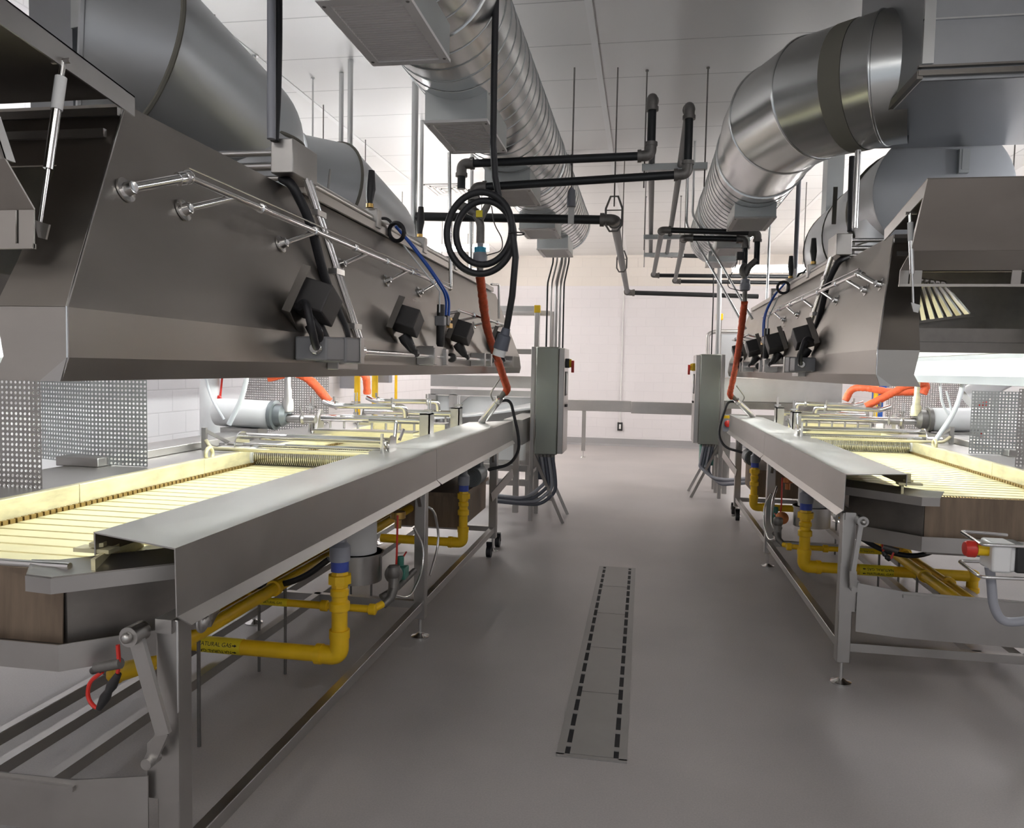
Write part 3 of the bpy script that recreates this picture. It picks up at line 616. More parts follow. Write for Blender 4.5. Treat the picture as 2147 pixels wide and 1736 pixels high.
# ------------------------------------------------------------------ fittings on the hoods
def face_u(z): return .03 if z < 1.77 else .03+(z-1.77)/.61*.18
def nozzle_rail(S, bar_v, stands, lab, bend, drop=None):
    P = S.P; z0 = 2.19; ub = .065
    t = thing('nozzle_pipe', P(ub, bar_v[0], z0), lab, 'pipe', None)
    a, b = P(ub, bar_v[0], z0), P(ub, bar_v[1], z0)
    m = MB(); m.cyl(a, b, .011, n=12); m.cyl(a+V((0,0,.028)), b+V((0,0,.028)), .0035, n=8)
    for k in range(1, 7): m.lathe(a.lerp(b, k/7)-V((0,.012,0)), (0,1,0), [(.011,0),(.017,.002),(.017,.022),(.011,.024)], 14)
    m.build('pipe_run', M['chrome'], t)
    for i, v in enumerate(stands):
        zz = 2.11; f = P(face_u(zz)-.002, v, zz); nrm = V((-S.s*.96, 0, .28)); e = P(ub, v+.19, z0)
        r = MB(); r.cyl(f+nrm*.03, e, .0105 if i else .014, n=12); r.lathe(f, nrm, [(.034,0),(.034,.006),(.02,.008),(.017,.028),(.012,.03)], 22)
        if i == 0: r.sphere(e, .022, 12); r.lathe(e, (f-e).normalized(), [(.014,.0),(.02,.015),(.02,.035),(.014,.04)], 16)
        r.build('standoff', M['chrome'], t)
    if drop:
        m = MB(); m.tube([b, b+V((0,.02,0)), drop], .012, 12); m.sphere(b, .018, 10); m.build('drop_pipe', M['chrome'], t)
    return t
nozzle_rail(SL, (.18, 3.24), (-.015,.247,.879,1.461,2.10,2.71), 'polished pipe on six stand-offs running along the face of the left hood', .1, drop=SL.U(942,320,.07))
nozzle_rail(SR, (.18, 3.55), (-.015,.247,.879,1.461,2.10,2.71), 'polished pipe on stand-offs running along the face of the right hood', .1)
def short_rail(S, v0, v1, lab):
    t = thing('nozzle_pipe', S.P(-.03, v0, 2.02), lab, 'pipe'); a, b = S.P(-.035, v0, 2.03), S.P(-.035, v1, 2.03)
    m = MB(); m.cyl(a, b, .010, n=10)
    for k in range(1, 4): m.lathe(a.lerp(b, k/4)-V((0,.01,0)), (0,1,0), [(.01,0),(.018,.002),(.018,.02),(.01,.022)], 12)
    m.build('pipe_run', M['chrome'], t)
    for k in range(4):
        p = a.lerp(b, (k+.1)/3.3); f = S.P(face_u(2.0)-.002, p.y-S.y0-.1, 1.99)
        MB().cyl(f, p, .010, n=10).lathe(f, (-S.s*.96, 0, .28), [(.03,0),(.03,.008),(.014,.012)], 18).build('standoff', M['chrome'], t)
    return t
short_rail(SL, 3.1, 4.9, 'shorter polished pipe low on the far end of the left hood, behind the orange hose')
short_rail(SR, 3.75, 5.2, 'shorter polished pipe at the far end of the right hood, behind the orange hose')
def angle_pipe(pts, r, lab, name='small_pipe', mt='chrome', cat='pipe', fil=.03):
    return tag(MB().tube(pts, r, 10, fil=fil).build(name, M[mt]), lab, cat)
angle_pipe([SL.U(1030,596,.15), SL.U(1046,597,.1), SL.U(1046,668,.1)], .011, 'small bent pipe over the far end of the left hood', fil=.02)

def junction(S, cab, lab):
    P = S.P; z = 2.49
    c = P(.20, 1.12, z)
    t = thing('junction_box', c-V((0,0,.1)), 'stainless junction box on top of the %s hood with cables rising from it' % S.n, 'junction box')
    m = MB(); S.box(m, .13, .225, .99, 1.22, 2.41, 2.545); m.build('enclosure', M['steel'], t, bev=.004)
    m = MB()
    for k, (dz, r) in enumerate(((.045,.014),(.0,.018),(-.04,.012))): m.cyl(P(.225, 1.08+.035*k, z+dz-.02), P(.62, 1.08+.035*k, z+dz-.02), r, n=14)
    m.build('pipe_stub', M['chrome'], t)
    # conduit and cable up to the ceiling
    qc = S.U(569, 250, .20) if S.L else S.U(1794, 430, .17); qk = S.U(583, 250, .20) if S.L else S.U(1782, 430, .17)
    ztop = CZ if S.L else 2.99; m = MB(); m.cyl((qc.x, qc.y, 2.53), (qc.x, qc.y, ztop), .017, n=14); m.build('conduit', M['chrome'] if not S.L else M['conduit'], t)
    m = MB(); m.tube([(qk.x, qk.y-.03, 2.53), (qk.x, qk.y-.01, 2.7), (qk.x, qk.y, 2.9), (qk.x, qk.y, ztop)], .017, 12, fil=.2); m.build('cable', M['rubber'], t)
    # sloping drop to the limit unit
    t2 = thing('cable_drop', P(.05, 1.43, 1.72), 'twin conduit and black cable running down the face of the %s hood' % S.n, 'conduit')
    a, b = P(.15, 1.12, 2.42), P(.035, 1.43, 1.76); off = V((-S.s*.02, .0, .0))
    for k in (0, 1):
        o = V((-S.s*.012, .036*k, 0)); MB().cyl(a+o, b+o, .012, n=12).build('conduit', M['chrome'], t2)
    for w in (.2, .55, .9):
        q = a.lerp(b, w); MB().box(q+V((-S.s*.03, -.03, -.012)), q+V((S.s*.01, .06, .012))).build('strap', M['steel'], t2)
    MB().tube([P(.22, 1.08, 2.41), P(.16, 1.04, 2.38), P(.11, 1.10, 2.25), P(.09, 1.22, 2.0), P(.045, 1.34, 1.80), P(.02, 1.30, 1.72)], .02, 12, fil=.1).build('cable', M['rubber'], t2)
    # pipe rail along the hood top with clamps and valve handles
    t3 = thing('top_rail', P(.24, 2.4, 2.4), 'stainless tube rail with clamps along the top edge of the %s hood' % S.n, 'rail')
    MB().cyl(P(.22, 1.22, 2.45), P(.22, 3.9, 2.45), .022, n=16).build('tube', M['steel'], t3)
    m = MB(); S.box(m, .19, .27, 1.22, 5.4, 2.385, 2.425); m.build('channel', hdmat, t3)
    for v in (1.25, 2.1, 3.0, 3.85):
        m = MB(); S.box(m, .18, .27, v, v+.07, 2.40, 2.50); m.build('clamp', M['steel'], t3, bev=.003)
    for i, v in enumerate((2.05, 2.98)):
        m = MB(); a = P(.215, v+.03, 2.50); m.tube([a, a+V((0,.0,.05)), a+V((0,.015,.10)), a+V((0,.02,.2))], [.012,.02,.026,.018], 14); hb = m.build('lever_handle' if S.L else 'lever_handle', M['black'], t3)
        MB().lathe(a, (0,0,1), [(.02,0),(.02,.02)], 12).build('collar', M['brass'], hb)
    for v in (2.45, 2.7):
        MB().torus(P(.26, v, 2.47), (0,1,.4), .045, .009).build('hand_wheel', M['black'], t3)
    for v in (1.7, 3.25):
        MB().cyl(P(.3, v, 2.42), P(.3, v+.05, 2.62), .006, n=8).build('pin', M['steel'], t3)
    return t
hdmat = M['hood']
junction(SL, 0, ''); junction(SR, 0, '')

def gearbox(S):
    P = S.P; v0 = .80 if S.L else .95
    t = thing('gear_motor', P(-.03, v0+.15, 1.66), 'grey gear motor bolted low on the face of the %s hood' % S.n, 'motor')
    m = MB(); S.box(m, -.10, .03, v0, v0+.17, 1.665, 1.755); m.build('motor_body', M['gear'], t, bev=.008)
    m = MB(); S.box(m, -.105, .03, v0+.175, v0+.32, 1.66, 1.76); m.build('gearbox', M['gear'], t, bev=.008)
    m = MB(); S.box(m, -.11, .03, v0+.32, v0+.36, 1.655, 1.765); S.box(m, -.02, .03, v0+.3, v0+.52, 1.63, 1.76); m.build('mount_bracket', M['steel'], t, bev=.003)
    m = MB(); m.lathe(P(-.05, v0+.36, 1.71), (0,1,0), [(.03,0),(.03,.05),(.036,.055),(.036,.09),(.02,.095),(.014,.14)], 20); m.build('coupling', M['chrome'], t)
    m = MB(); a = P(-.06, v0, 1.71)
    m.tube([a, a+V((-S.s*.02,-.06,.01)), a+V((-S.s*.03,-.12,.08)), a+V((0,-.10,.17)), a+V((S.s*.05,-.05,.15))], .014, 12, fil=.05); m.tube([a+V((0,.02,.02)), a+V((-S.s*.03,-.03,.06)), a+V((S.s*.02,-.06,.14))], .012, 10, fil=.04); m.build('cable', M['rubber'], t)
    m = MB(); m.lathe(P(-.06, v0+.003, 1.71), (0,-1,0), [(.024,0),(.024,.02),(.018,.03)], 14); m.build('cable_gland', M['chrome'], t)
    # shaft
    t2 = thing('drive_shaft', P(-.05, 3, 1.69), 'long steel drive shaft in bearings along the lower face of the %s hood' % S.n, 'shaft')
    MB().cyl(P(-.05, v0+.45, 1.71), P(-.05, 5.1, 1.71), .012, n=14).build('shaft', M['chrome'], t2)
    for v in (2.36, 2.62, 3.75, 4.0, 5.0):
        m = MB(); S.box(m, -.08, .03, v, v+.05, 1.66, 1.76); m.build('bearing_block', M['steel'], t2, bev=.004)
    m = MB(); S.box(m, -.06, .028, 2.4, 2.62, 1.655, 1.77); m.build('bearing_plate', M['steel'], t2)
    for v in (2.85, 4.1):
        m = MB(); m.lathe(P(-.05, v, 1.71), (0,1,0), [(.02,0),(.03,.004),(.03,.03),(.018,.034),(.018,.05)], 14); m.build('limit_cam', M['black'], t2)
gearbox(SL); gearbox(SR)
def actuator(S, v, s, lab, grp):
    P = S.P; zc = 1.91
    t = thing('actuator_unit', P(0, v, 1.72), lab, 'actuator', grp)
    w, h, d = .092*s, .08*s, .085*s
    up = V((-S.s*.28, 0, .96)); outw = V((-S.s*.96, 0, -.28)); al = V((0,1,0)); c = P(face_u(zc)-.03, v, zc)
    def ob(m, c, a, b, e): m.hexa([c-al*a-outw*b-up*e, c+al*a-outw*b-up*e, c+al*a+outw*b-up*e, c-al*a+outw*b-up*e, c-al*a-outw*b+up*e, c+al*a-outw*b+up*e, c+al*a+outw*b+up*e, c-al*a+outw*b+up*e]); return m
    al = (al*.9-up*.35).normalized(); up = (up+V((0,1,0))*.35).normalized()
    m = MB(); ob(m, c+outw*.07, w*.8, d*.85, h*.72); m.build('housing', M['box'], t, bev=.006)
    m = MB(); ob(m, c+outw*.07+al*(w*.8+.003), .004, d*.6, h*.5); m.build('cover_plate', M['black'], t)
    m = MB(); b0 = c-al*(w*.8+.03)+outw*.03+up*h*1.1; b1 = c-al*(w*.8+.03)+outw*.03-up*h*1.3; b2 = c+al*w*.2+outw*.03-up*h*1.6
    m.bar(b0, b1, .004, .034, up=outw); m.bar(b1, b2, .004, .034, up=outw); m.build('bracket', M['tank'], t)
    e = P(-.05, v+w*.8, 1.72); a = c+outw*.06-up*h*.8+al*w*.7
    m = MB(); m.tube([a, a.lerp(e, .25), a.lerp(e, .75), e], [.026*s+.006, .03*s+.006, .02*s+.004, .014], 14); m.build('lever_boot', M['black'], t)
    MB().lathe(e-V((0,.02,0)), (0,1,0), [(.022,0),(.022,.04)], 14).build('clamp_hub', M['box'], t)
    for k in (.15, .45):
        q = a.lerp(e, k)+outw*.03; MB().sphere(q, .006, 8).build('bolt', M['chrome'], t)
for S, vs in ((SL, ((.86,1.0,'largest and nearest black actuator box on the left hood'),(2.0,.95,'second black actuator box on the left hood, beside the air regulator'),(3.2,1.0,'third black actuator box on the left hood, left of the orange hose'),(4.6,.9,'last black actuator box on the left hood, behind the orange hose'))), (SR, ((1.06,.95,'nearest black actuator box on the right hood, by the sloping conduit'),(2.15,1.0,'second black actuator box on the right hood, right of the air regulator'),(3.35,1.0,'third black actuator box on the right hood, left of the air regulator'),(4.6,.9,'farthest black actuator box on the right hood, beside the orange hose')))):
    for v, s, lab in vs: actuator(S, v, s, lab, 'actuator boxes on the %s hood' % S.n)
def regulator(S):
    P = S.P; v = 2.66 if S.L else 2.62
    t = thing('air_regulator', P(-.02, v, 1.8), 'small air filter regulator with blue hoses on the %s hood' % S.n, 'regulator')
    c = P(-.03, v, 1.93)
    MB().box(c+V((-.03,-.03,-.03)), c+V((.03,.03,.03))).build('body', M['gear'], t, bev=.006)
    MB().cyl(c+V((0,0,.03)), c+V((0,0,.10)), .024, n=16).build('knob', M['black'], t)
    MB().tube([c+V((0,0,-.03)), c+V((0,0,-.14)), c+V((0,0,-.17)), c+V((0,0,-.20))], [.026,.026,.012,.01], 16).build('bowl', M['black'], t)
    MB().box(c+V((-.025,.07,-.02)), c+V((.025,.13,.04))).build('valve', M['black'], t, bev=.004)
    MB().box(c+V((-.01,.18,-.03)), c+V((.01,.26,.0))).box(c+V((-.01,.20,.02)), c+V((.01,.25,.035))).build('shut_off_handle', M['brass'], t)
    top = P(.14, v-.25 if S.L else v+.4, 2.44)
    for k, (dy, nm, r) in enumerate(((.10,'blue',.008),(.17,'blue',.008))):
        MB().tube([c+V((-S.s*.005,dy,.03)), c+V((-S.s*.01,dy+.0,.16)), top.lerp(c, .45)+V((-S.s*.06,.06+.05*k,0)), top+V((-S.s*.05,.05*k,-.08)), top+V((S.s*.02,-.06,.01))], r, 10, fil=.12).build('air_hose', M[nm], t)
    MB().tube([c+V((0,-.03,.05)), c+V((0,-.03,.18)), top+V((-S.s*.03,-.06,-.1))], .005, 8).build('air_line', M['clear'], t)
    MB().torus(top+V((0,-.1,-.03)), (.3,1,.2), .05, .012).build('cable_loop', M['rubber'], t)
regulator(SL); regulator(SR)

# ------------------------------------------------------------------ hoses and overhead pipes
def rough_hose(pts, r, lab, fil=.25, name='orange_hose', n=14):
    base = MB().tube(pts, r, n, fil=fil, nf=10)
    # re-sample with small wrinkles
    P_ = []; 
    pts2 = [V(p) for p in pts]; out = [pts2[0]]
    for i in range(1, len(pts2)-1):
        a, b, c = pts2[i-1], pts2[i], pts2[i+1]; d1 = a-b; d2 = c-b; t = min(fil, d1.length*.49, d2.length*.49); p0 = b+d1.normalized()*t; p2 = b+d2.normalized()*t
        for k in range(13): w = k/12; out.append(p0*(1-w)**2+b*2*w*(1-w)+p2*w*w)
    out.append(pts2[-1]); fine = []
    for i in range(len(out)-1):
        L = (out[i+1]-out[i]).length; k = max(1, int(L/.02))
        for j in range(k): fine.append(out[i].lerp(out[i+1], j/k))
    fine.append(out[-1]); rs = [r*(1+random.uniform(-.07, .09)) for _ in fine]
    return tag(MB().tube(fine, rs, n).build(name, M['orange'], smooth=60), lab, 'hose')
def drop_hose(S):
    P = S.P
    if S.L: a, b, c = S.Vv(1006,574,3.26), S.Vv(1020,690,3.9), S.Vv(1064,815,4.78)
    else: a, b, c = S.Vv(1561,634,3.26), S.Vv(1548,740,3.9), S.Vv(1530,826,4.75)
    mid = S.Vv(1040,745,4.3) if S.L else S.Vv(1536,800,4.5)
    rough_hose([a, b, mid, c, c+V((S.s*.03, .06, -.04))], .032, 'orange sleeved hose hanging from the overhead pipe valve to the %s fryer' % S.n, .3)
    e = S.P(.22, 5.08, 1.14)
    t = thing('inlet_nozzle', e, 'slanted steel inlet pipe with hose fitting at the far end of the %s fryer' % S.n, 'nozzle')
    d = (e-c).normalized()
    MB().tube([c+d*.03, c+d*.08, c+d*.14], [.022,.026,.02], 14).build('hose_end', M['fitting'], t)
    MB().lathe(c+d*.13, d, [(.02,0),(.036,.01),(.036,.06),(.03,.07),(.03,.11)], 18).build('union', M['chrome'], t)
    L = (e-c).length
    MB().cyl(c+d*.2, c+d*L, .034, n=20).build('pipe_body', M['chrome'], t)
    MB().tube([c+d*.26+V((0,-.02,.03)), c+d*.2+V((S.s*.06,-.05,.07)), c+d*.05+V((S.s*.04,-.05,.12))], .008, 8, fil=.04).build('valve_lever', M['steel'], t)
    q = S.P(-.05, 4.9, 1.13)
    tag(MB().tube([c+d*.2, c+d*.16+V((-S.s*.10,0,-.0)), S.P(-.17, 4.85, 1.06), S.P(-.19, 4.8, .92), S.P(-.13, 4.7, .80), S.P(.05, 4.6, .76)], .014, 12, fil=.14).build('black_cable', M['rubber']), 'black cable looping from the inlet nozzle to below the %s fryer' % S.n, 'cable')
drop_hose(SL); drop_hose(SR)

def hose_on_pump(S):
    if S.L:
        pts = [S.Vv(560,792,3.6), S.Vv(620,778,3.7), S.Vv(655,800,3.75), S.Vv(690,842,3.8)]
        pts2 = [S.Vv(738,775,4.6), S.Vv(768,785,4.6), S.Vv(770,825,4.65)]
        rough_hose(pts, .034, 'orange sleeved hose arching over the left fryer to the near spray pipe', .12)
        rough_hose(pts2, .034, 'short orange sleeved hose down to the far spray pipe of the left fryer', .06)
    else:
        rough_hose([S.Vv(1935,826,3.3), S.Vv(1945,804,3.3), S.Vv(1900,808,3.3), S.Vv(1870,825,3.35), S.Vv(1815,852,3.4)], .034, 'orange sleeved hose curling over the right fryer to the near spray pipe', .08)
        rough_hose([S.Vv(1920,822,4.0), S.Vv(1860,822,4.1), S.Vv(1815,812,4.2), S.Vv(1785,814,4.3), S.Vv(1772,840,4.3)], .036, 'orange sleeved hose crossing behind to the far spray pipe of the right fryer', .12)
hose_on_pump(SL); hose_on_pump(SR)

# black cable coil hanging on the left
t = thing('cable_coil', atY(1015, 488, 3.5), 'thick black cable hung in a round coil in front of the left pipe valves', 'cable')
cc = atY(1013, 487, 3.5); ex = V((1,0,0)); ez = V((0,0,1)); pts = [V((atY(1041, -60, 3.45).x, 3.45, CZ)), atY(1041, -60, 3.45), atY(1036, 150, 3.46), atY(1034, 300, 3.47), atY(1038, 370, 3.48)]
turn = 2.15; n_ = 64
for i in range(int(n_*turn)+1):
    w = math.radians(58) - 2*PI*i/n_; f = i/(n_*turn); R = .143 - .02*math.sin(f*2*PI); pts.append(cc+ex*R*math.cos(w)+ez*(R*1.14)*math.sin(w)+V((0, -.05*f, -.014*math.sin(f*PI))))
pts += [atY(1081, 540, 3.42), atY(1074, 620, 3.45), atY(1062, 690, 3.5)]
MB().tube(pts, .0155, 14, fil=.0).build('cable', M['rubber'], t)
a, b = atY(1062, 688, 3.5), atY(1047, 740, 3.51); d = (b-a)
m = MB(); m.tube([a, a+d*.25, a+d*.3, a+d*.85], [.019,.023,.032,.036], 16); m.build('plug_body', M['greyhose'], t)
MB().tube([a+d*.8, a+d*1.12], [.032,.029], 16).build('plug_cap', M['white'], t)
MB().torus(atY(1083, 490, 3.45), (0,0,1), .036, .003).build('cable_tie', M['black'], t)

def pipe(pts, r, lab, fil=.05, mt='iron', elbows=True, name='black_pipe', grp=None, bends=None):
    t = thing(name, pts[0], lab, 'pipe', grp); pts = [V(p) for p in pts]
    MB().tube(pts, r, 16, fil=fil, nf=6).build('pipe_run', M[mt], t)
    for i in range(1, len(pts)-1):
        a = (pts[i-1]-pts[i]).normalized(); c = (pts[i+1]-pts[i]).normalized(); f = fil*1.5
        MB().tube([pts[i]+a*f, pts[i], pts[i]+c*f], r*1.28, 16, fil=fil*1.3).tube([pts[i]+a*f*1.12, pts[i]+a*f*.8], r*1.5, 16).tube([pts[i]+c*f*1.12, pts[i]+c*f*.8], r*1.5, 16).build('elbow', M['fitting'] if mt != 'yellow' else M['yellow'], t)
    return t
rp = .027
xl1 = atY(968, 340, 5.05).x; xl2 = atY(990, 392, 5.05).x
pipe([V((xl1, 5.05, 2.84)), V((xl1, 5.05, 3.005)), V((.0, 5.05, 3.025)), V((.0, 5.05, 3.39)), V((.04, 11.6, 3.36)), V((1.2, 11.7, 3.34))], rp, 'upper black iron pipe crossing over the aisle from the left valves')
pipe([V((xl2, 5.12, 2.78)), V((xl2, 5.12, 2.865)), V((.235, 5.12, 2.92)), V((.235, 5.12, 3.35)), V((.27, 11.4, 3.33)), V((1.2, 11.5, 3.32))], rp, 'second black iron pipe crossing over the aisle just below the upper one')
pipe([V((-2.0, 6.5, 2.955)), V((-.285, 6.5, 2.90)), V((-.315, 12.8, 2.93)), V((1.8, 13.1, 2.90))], rp*1.4, 'lowest long black pipe over the aisle that turns away to the far wall', .07)
pipe([V((1.9, 11.0, 2.97)), V((.085, 11.0, 2.99)), V((.125, 7.46, 2.985)), V((1.0, 7.46, 2.95)), V((1.0, 7.46, 2.66))], rp, 'black pipe looping over to the right valves, upper of the far pair')
pipe([V((1.9, 11.2, 2.91)), V((.39, 11.2, 2.93)), V((.335, 7.52, 2.92)), V((.90, 7.52, 2.90)), V((.90, 7.52, 2.62))], rp, 'black pipe looping over to the right valves, lower of the far pair')
def rod(x, y, z0, lab, r=.006, mt='fitting', grp='threaded hanger rods'):
    o = MB().cyl((x, y, z0), (x, y, CZ), r, n=8).lathe((x, y, CZ-.012), (0,0,1), [(r*2.2,0),(r*2.2,.012)], 8).build('hanger_rod', M[mt]); return tag(o, lab, 'rod', grp)
def channel(x0, x1, y, z, lab):
    m = MB(); m.box((x0, y-.028, z-.028), (x1, y+.028, z+.028))
    o = m.build('strut_channel', M['galvd'], bev=.003); return tag(o, lab, 'bracket', 'strut channels carrying the pipes')
channel(-.07, .46, 6.55, 3.335, 'highest short strut channel under the black pipes over the aisle')
channel(-.06, .48, 9.75, 3.31, 'middle short strut channel hanging under the far overhead pipes')
channel(-.06, .50, 11.2, 3.305, 'lowest and farthest strut channel under the far overhead pipes')
for y, z, w in ((6.55, 3.17, 'highest'), (9.75, 3.15, 'middle'), (11.2, 3.13, 'lowest')):
    rod(-.05, y, z, 'hanger rod at the left end of the %s strut channel' % w); rod(.44, y, z, 'hanger rod at the right end of the %s strut channel' % w)
def clevis(x, y, z, s, lab, zrod):
    t = thing('clevis_hanger', (x, y, z), lab, 'hanger', 'clevis pipe hangers')
    m = MB(); w = .045*s
    m.tube([(x-w, y, z+.02*s), (x-w, y, z-.03*s), (x-w*.5, y, z-.065*s), (x+w*.5, y, z-.065*s), (x+w, y, z-.03*s), (x+w, y, z+.06*s), (x+w*.45, y, z+.125*s), (x-w*.45, y, z+.125*s), (x-w, y, z+.06*s)], .009, 8, closed=True); m.build('loop', M['fitting'], t)
    MB().cyl((x-w*1.15, y, z+.05*s), (x+w*1.15, y, z+.05*s), .005, n=8).build('cross_bolt', M['fitting'], t)
    MB().cyl((x, y, z+.07*s), (x, y, CZ), .006, n=8).build('rod', M['fitting'], t)
clevis(-.287, 6.47, 2.90, 1.5, 'open loop pipe hanger holding the bend of the lowest black pipe', 0)
clevis(-.305, 9.3, 2.91, 1.3, 'smaller loop pipe hanger farther along the lowest black pipe', 0)
t = thing('pipe_hanger', (-.64, 6.4, 2.9), 'flat strap hanger on a rod left of the loop hanger', 'hanger')
MB().tube([(-.64, 6.43, 3.16), (-.64, 6.43, 3.13), (-.64, 6.43, 3.02), (-.64, 6.43, 3.0)], [.012,.033,.038,.038], 12).build('hanger_body', M['conduit'], t)
MB().box((-.665, 6.43, 2.86), (-.615, 6.455, 3.01)).build('strap', M['steel'], t)
MB().cyl((-.64, 6.43, 3.14), (-.64, 6.43, CZ), .007, n=8).build('rod', M['fitting'], t)
q = atZ(656, 163, CZ); rod(q.x, q.y, 2.45, 'thin hanger rod above the near left duct riser', .008, 'galv', 'rods and conduits to the ceiling on the left')
for px, py, r, lab in ((735, 125, .022, 'conduit from the ceiling to the left hood rail, left of the brighter one'), (871, 173, .030, 'bright thick conduit from the ceiling beside the second supply air box')):
    q = atZ(px, py, CZ); tag(MB().cyl((q.x, q.y, 2.40), (q.x, q.y, CZ), r, n=14).build('ceiling_conduit', M['galv']), lab, 'conduit')
p_ = atZ(533, 115, CZ)
tag(MB().cyl((p_.x, p_.y, 2.9), (p_.x, p_.y, CZ), .016, n=12).lathe((p_.x, p_.y, CZ-.012), (0,0,1), [(.035,0),(.035,.012)], 14).build('ceiling_conduit', M['galv']), 'conduit meeting the ceiling above the near left round duct', 'conduit')
for x, y0, lab in ((715, 6.3, 'short conduit at the ceiling behind the far left round duct'), (884, 7.6, 'thin conduit at the ceiling right of the far left round duct'), (990, 8.5, 'conduit behind the black pipe valves on the left')):
    q = atY(x, 330, y0); tag(MB().cyl((q.x, y0, 2.3), (q.x, y0, CZ), .02, n=12).build('ceiling_conduit', M['galv']), lab, 'conduit')
for x, y, y0, lab, mt in ((1672, 450, 8.0, 'blue-grey conduit from the ceiling to the right hood rail', 'conduit'), (1612, 520, 9.0, 'thin conduit in front of the right strip light', 'galv')):
    q = atY(x, y, y0); tag(MB().cyl((q.x, y0, 2.35), (q.x, y0, CZ), .022 if mt == 'conduit' else .014, n=12).build('ceiling_conduit', M[mt]), lab, 'conduit')
# twin conduits sloping from the ceiling to the right hood
qa, qb = atY(1452, 450, 8.6), SR.P(.03, 4.0, 2.2)
for k, (o, lab) in enumerate(((V((0,0,0)), 'upper of two sloping conduits down to the right hood'), (V((-.06,.02,-.10)), 'lower of two sloping conduits down to the right hood'))):
    tag(MB().tube([V((qa.x, qa.y, CZ))+V((o.x,o.y,0)), qa+o, qb+o], .013, 12, fil=.05).build('sloping_conduit', M['galv']), lab, 'conduit')

# valves above the two drop hoses
def valve(S):
    if S.L: a, b = atY(985, 410, 5.1), atY(1006, 574, 5.16)
    else: a, b = V((1.0, 7.46, 2.66)), atY(1561, 632, 7.46)
    t = thing('pipe_valve', b, 'cast pipe valve with a union above the orange hose of the %s fryer' % S.n, 'valve')
    ax = b.x; y = b.y; F_m = M['fitting']
    if S.L:
        zt = 2.86; q = V((a.x, y, 2.86))
        MB().tube([q, V((a.x, y, 2.74)), V((ax, y, 2.64)), V((ax, y, 2.50))], .028, 14, fil=.04).build('body', F_m, t)
        MB().tube([V((a.x-.09, y, 2.76)), V((a.x+.04, y, 2.70))], .032, 14).build('side_branch', F_m, t)
        MB().tube([V((ax, y-.02, 2.66)), V((ax+.06, y-.03, 2.76)), V((ax+.09, y-.03, 2.80))], [.026,.022,.03], 12).build('bonnet', F_m, t)
        MB().box((ax-.022, y-.052, 2.665), (ax+.022, y-.03, 2.71)).build('yellow_tag', M['label'], t)
        MB().box((ax+.07, y-.05, 2.77), (ax+.13, y+.0, 2.81)).build('valve_head', M['box'], t)
        z1 = 2.50
    else:
        z1 = 2.62
        MB().tube([V((1.0, y, 2.70)), V((ax+.03, y, 2.64)), V((ax, y, 2.56))], .03, 14, fil=.03).build('body', F_m, t)
        MB().tube([V((.9, y+.04, 2.66)), V((ax-.04, y, 2.60)), V((ax, y, 2.54))], .03, 14, fil=.03).build('side_branch', F_m, t)
        MB().box((ax-.09, y-.05, 2.70), (ax-.02, y+.02, 2.77)).build('valve_head', M['box'], t, bev=.004)
        z1 = 2.55
    MB().lathe((ax, y, z1-.14), (0,0,1), [(.024,0),(.045,.01),(.05,.03),(.05,.06),(.04,.075),(.04,.11),(.02,.115),(.02,.14)], 18).build('union', M['conduit'], t)
    MB().lathe((ax, y, z1-.065), (0,0,1), [(.042,0),(.042,.035)], 18).build('tag_band', M['cyan'] if S.L else M['conduit'], t)
    MB().cyl((ax, y, b.z), (ax, y, z1-.13), .022, n=14).build('outlet_pipe', F_m, t)
    s = 1 if S.L else -1
    MB().tube([V((ax+.08*s, y-.03, 2.74 if S.L else 2.7)), V((ax+.10*s, y-.03, 2.62)), V((ax+.16*s, y-.03, 2.52)), V((ax+.16*s, y-.03, 2.44)), V((ax+.02*s, y, 2.41))], .004, 8, fil=.04).build('wire', M['box'], t)
valve(SL); valve(SR)
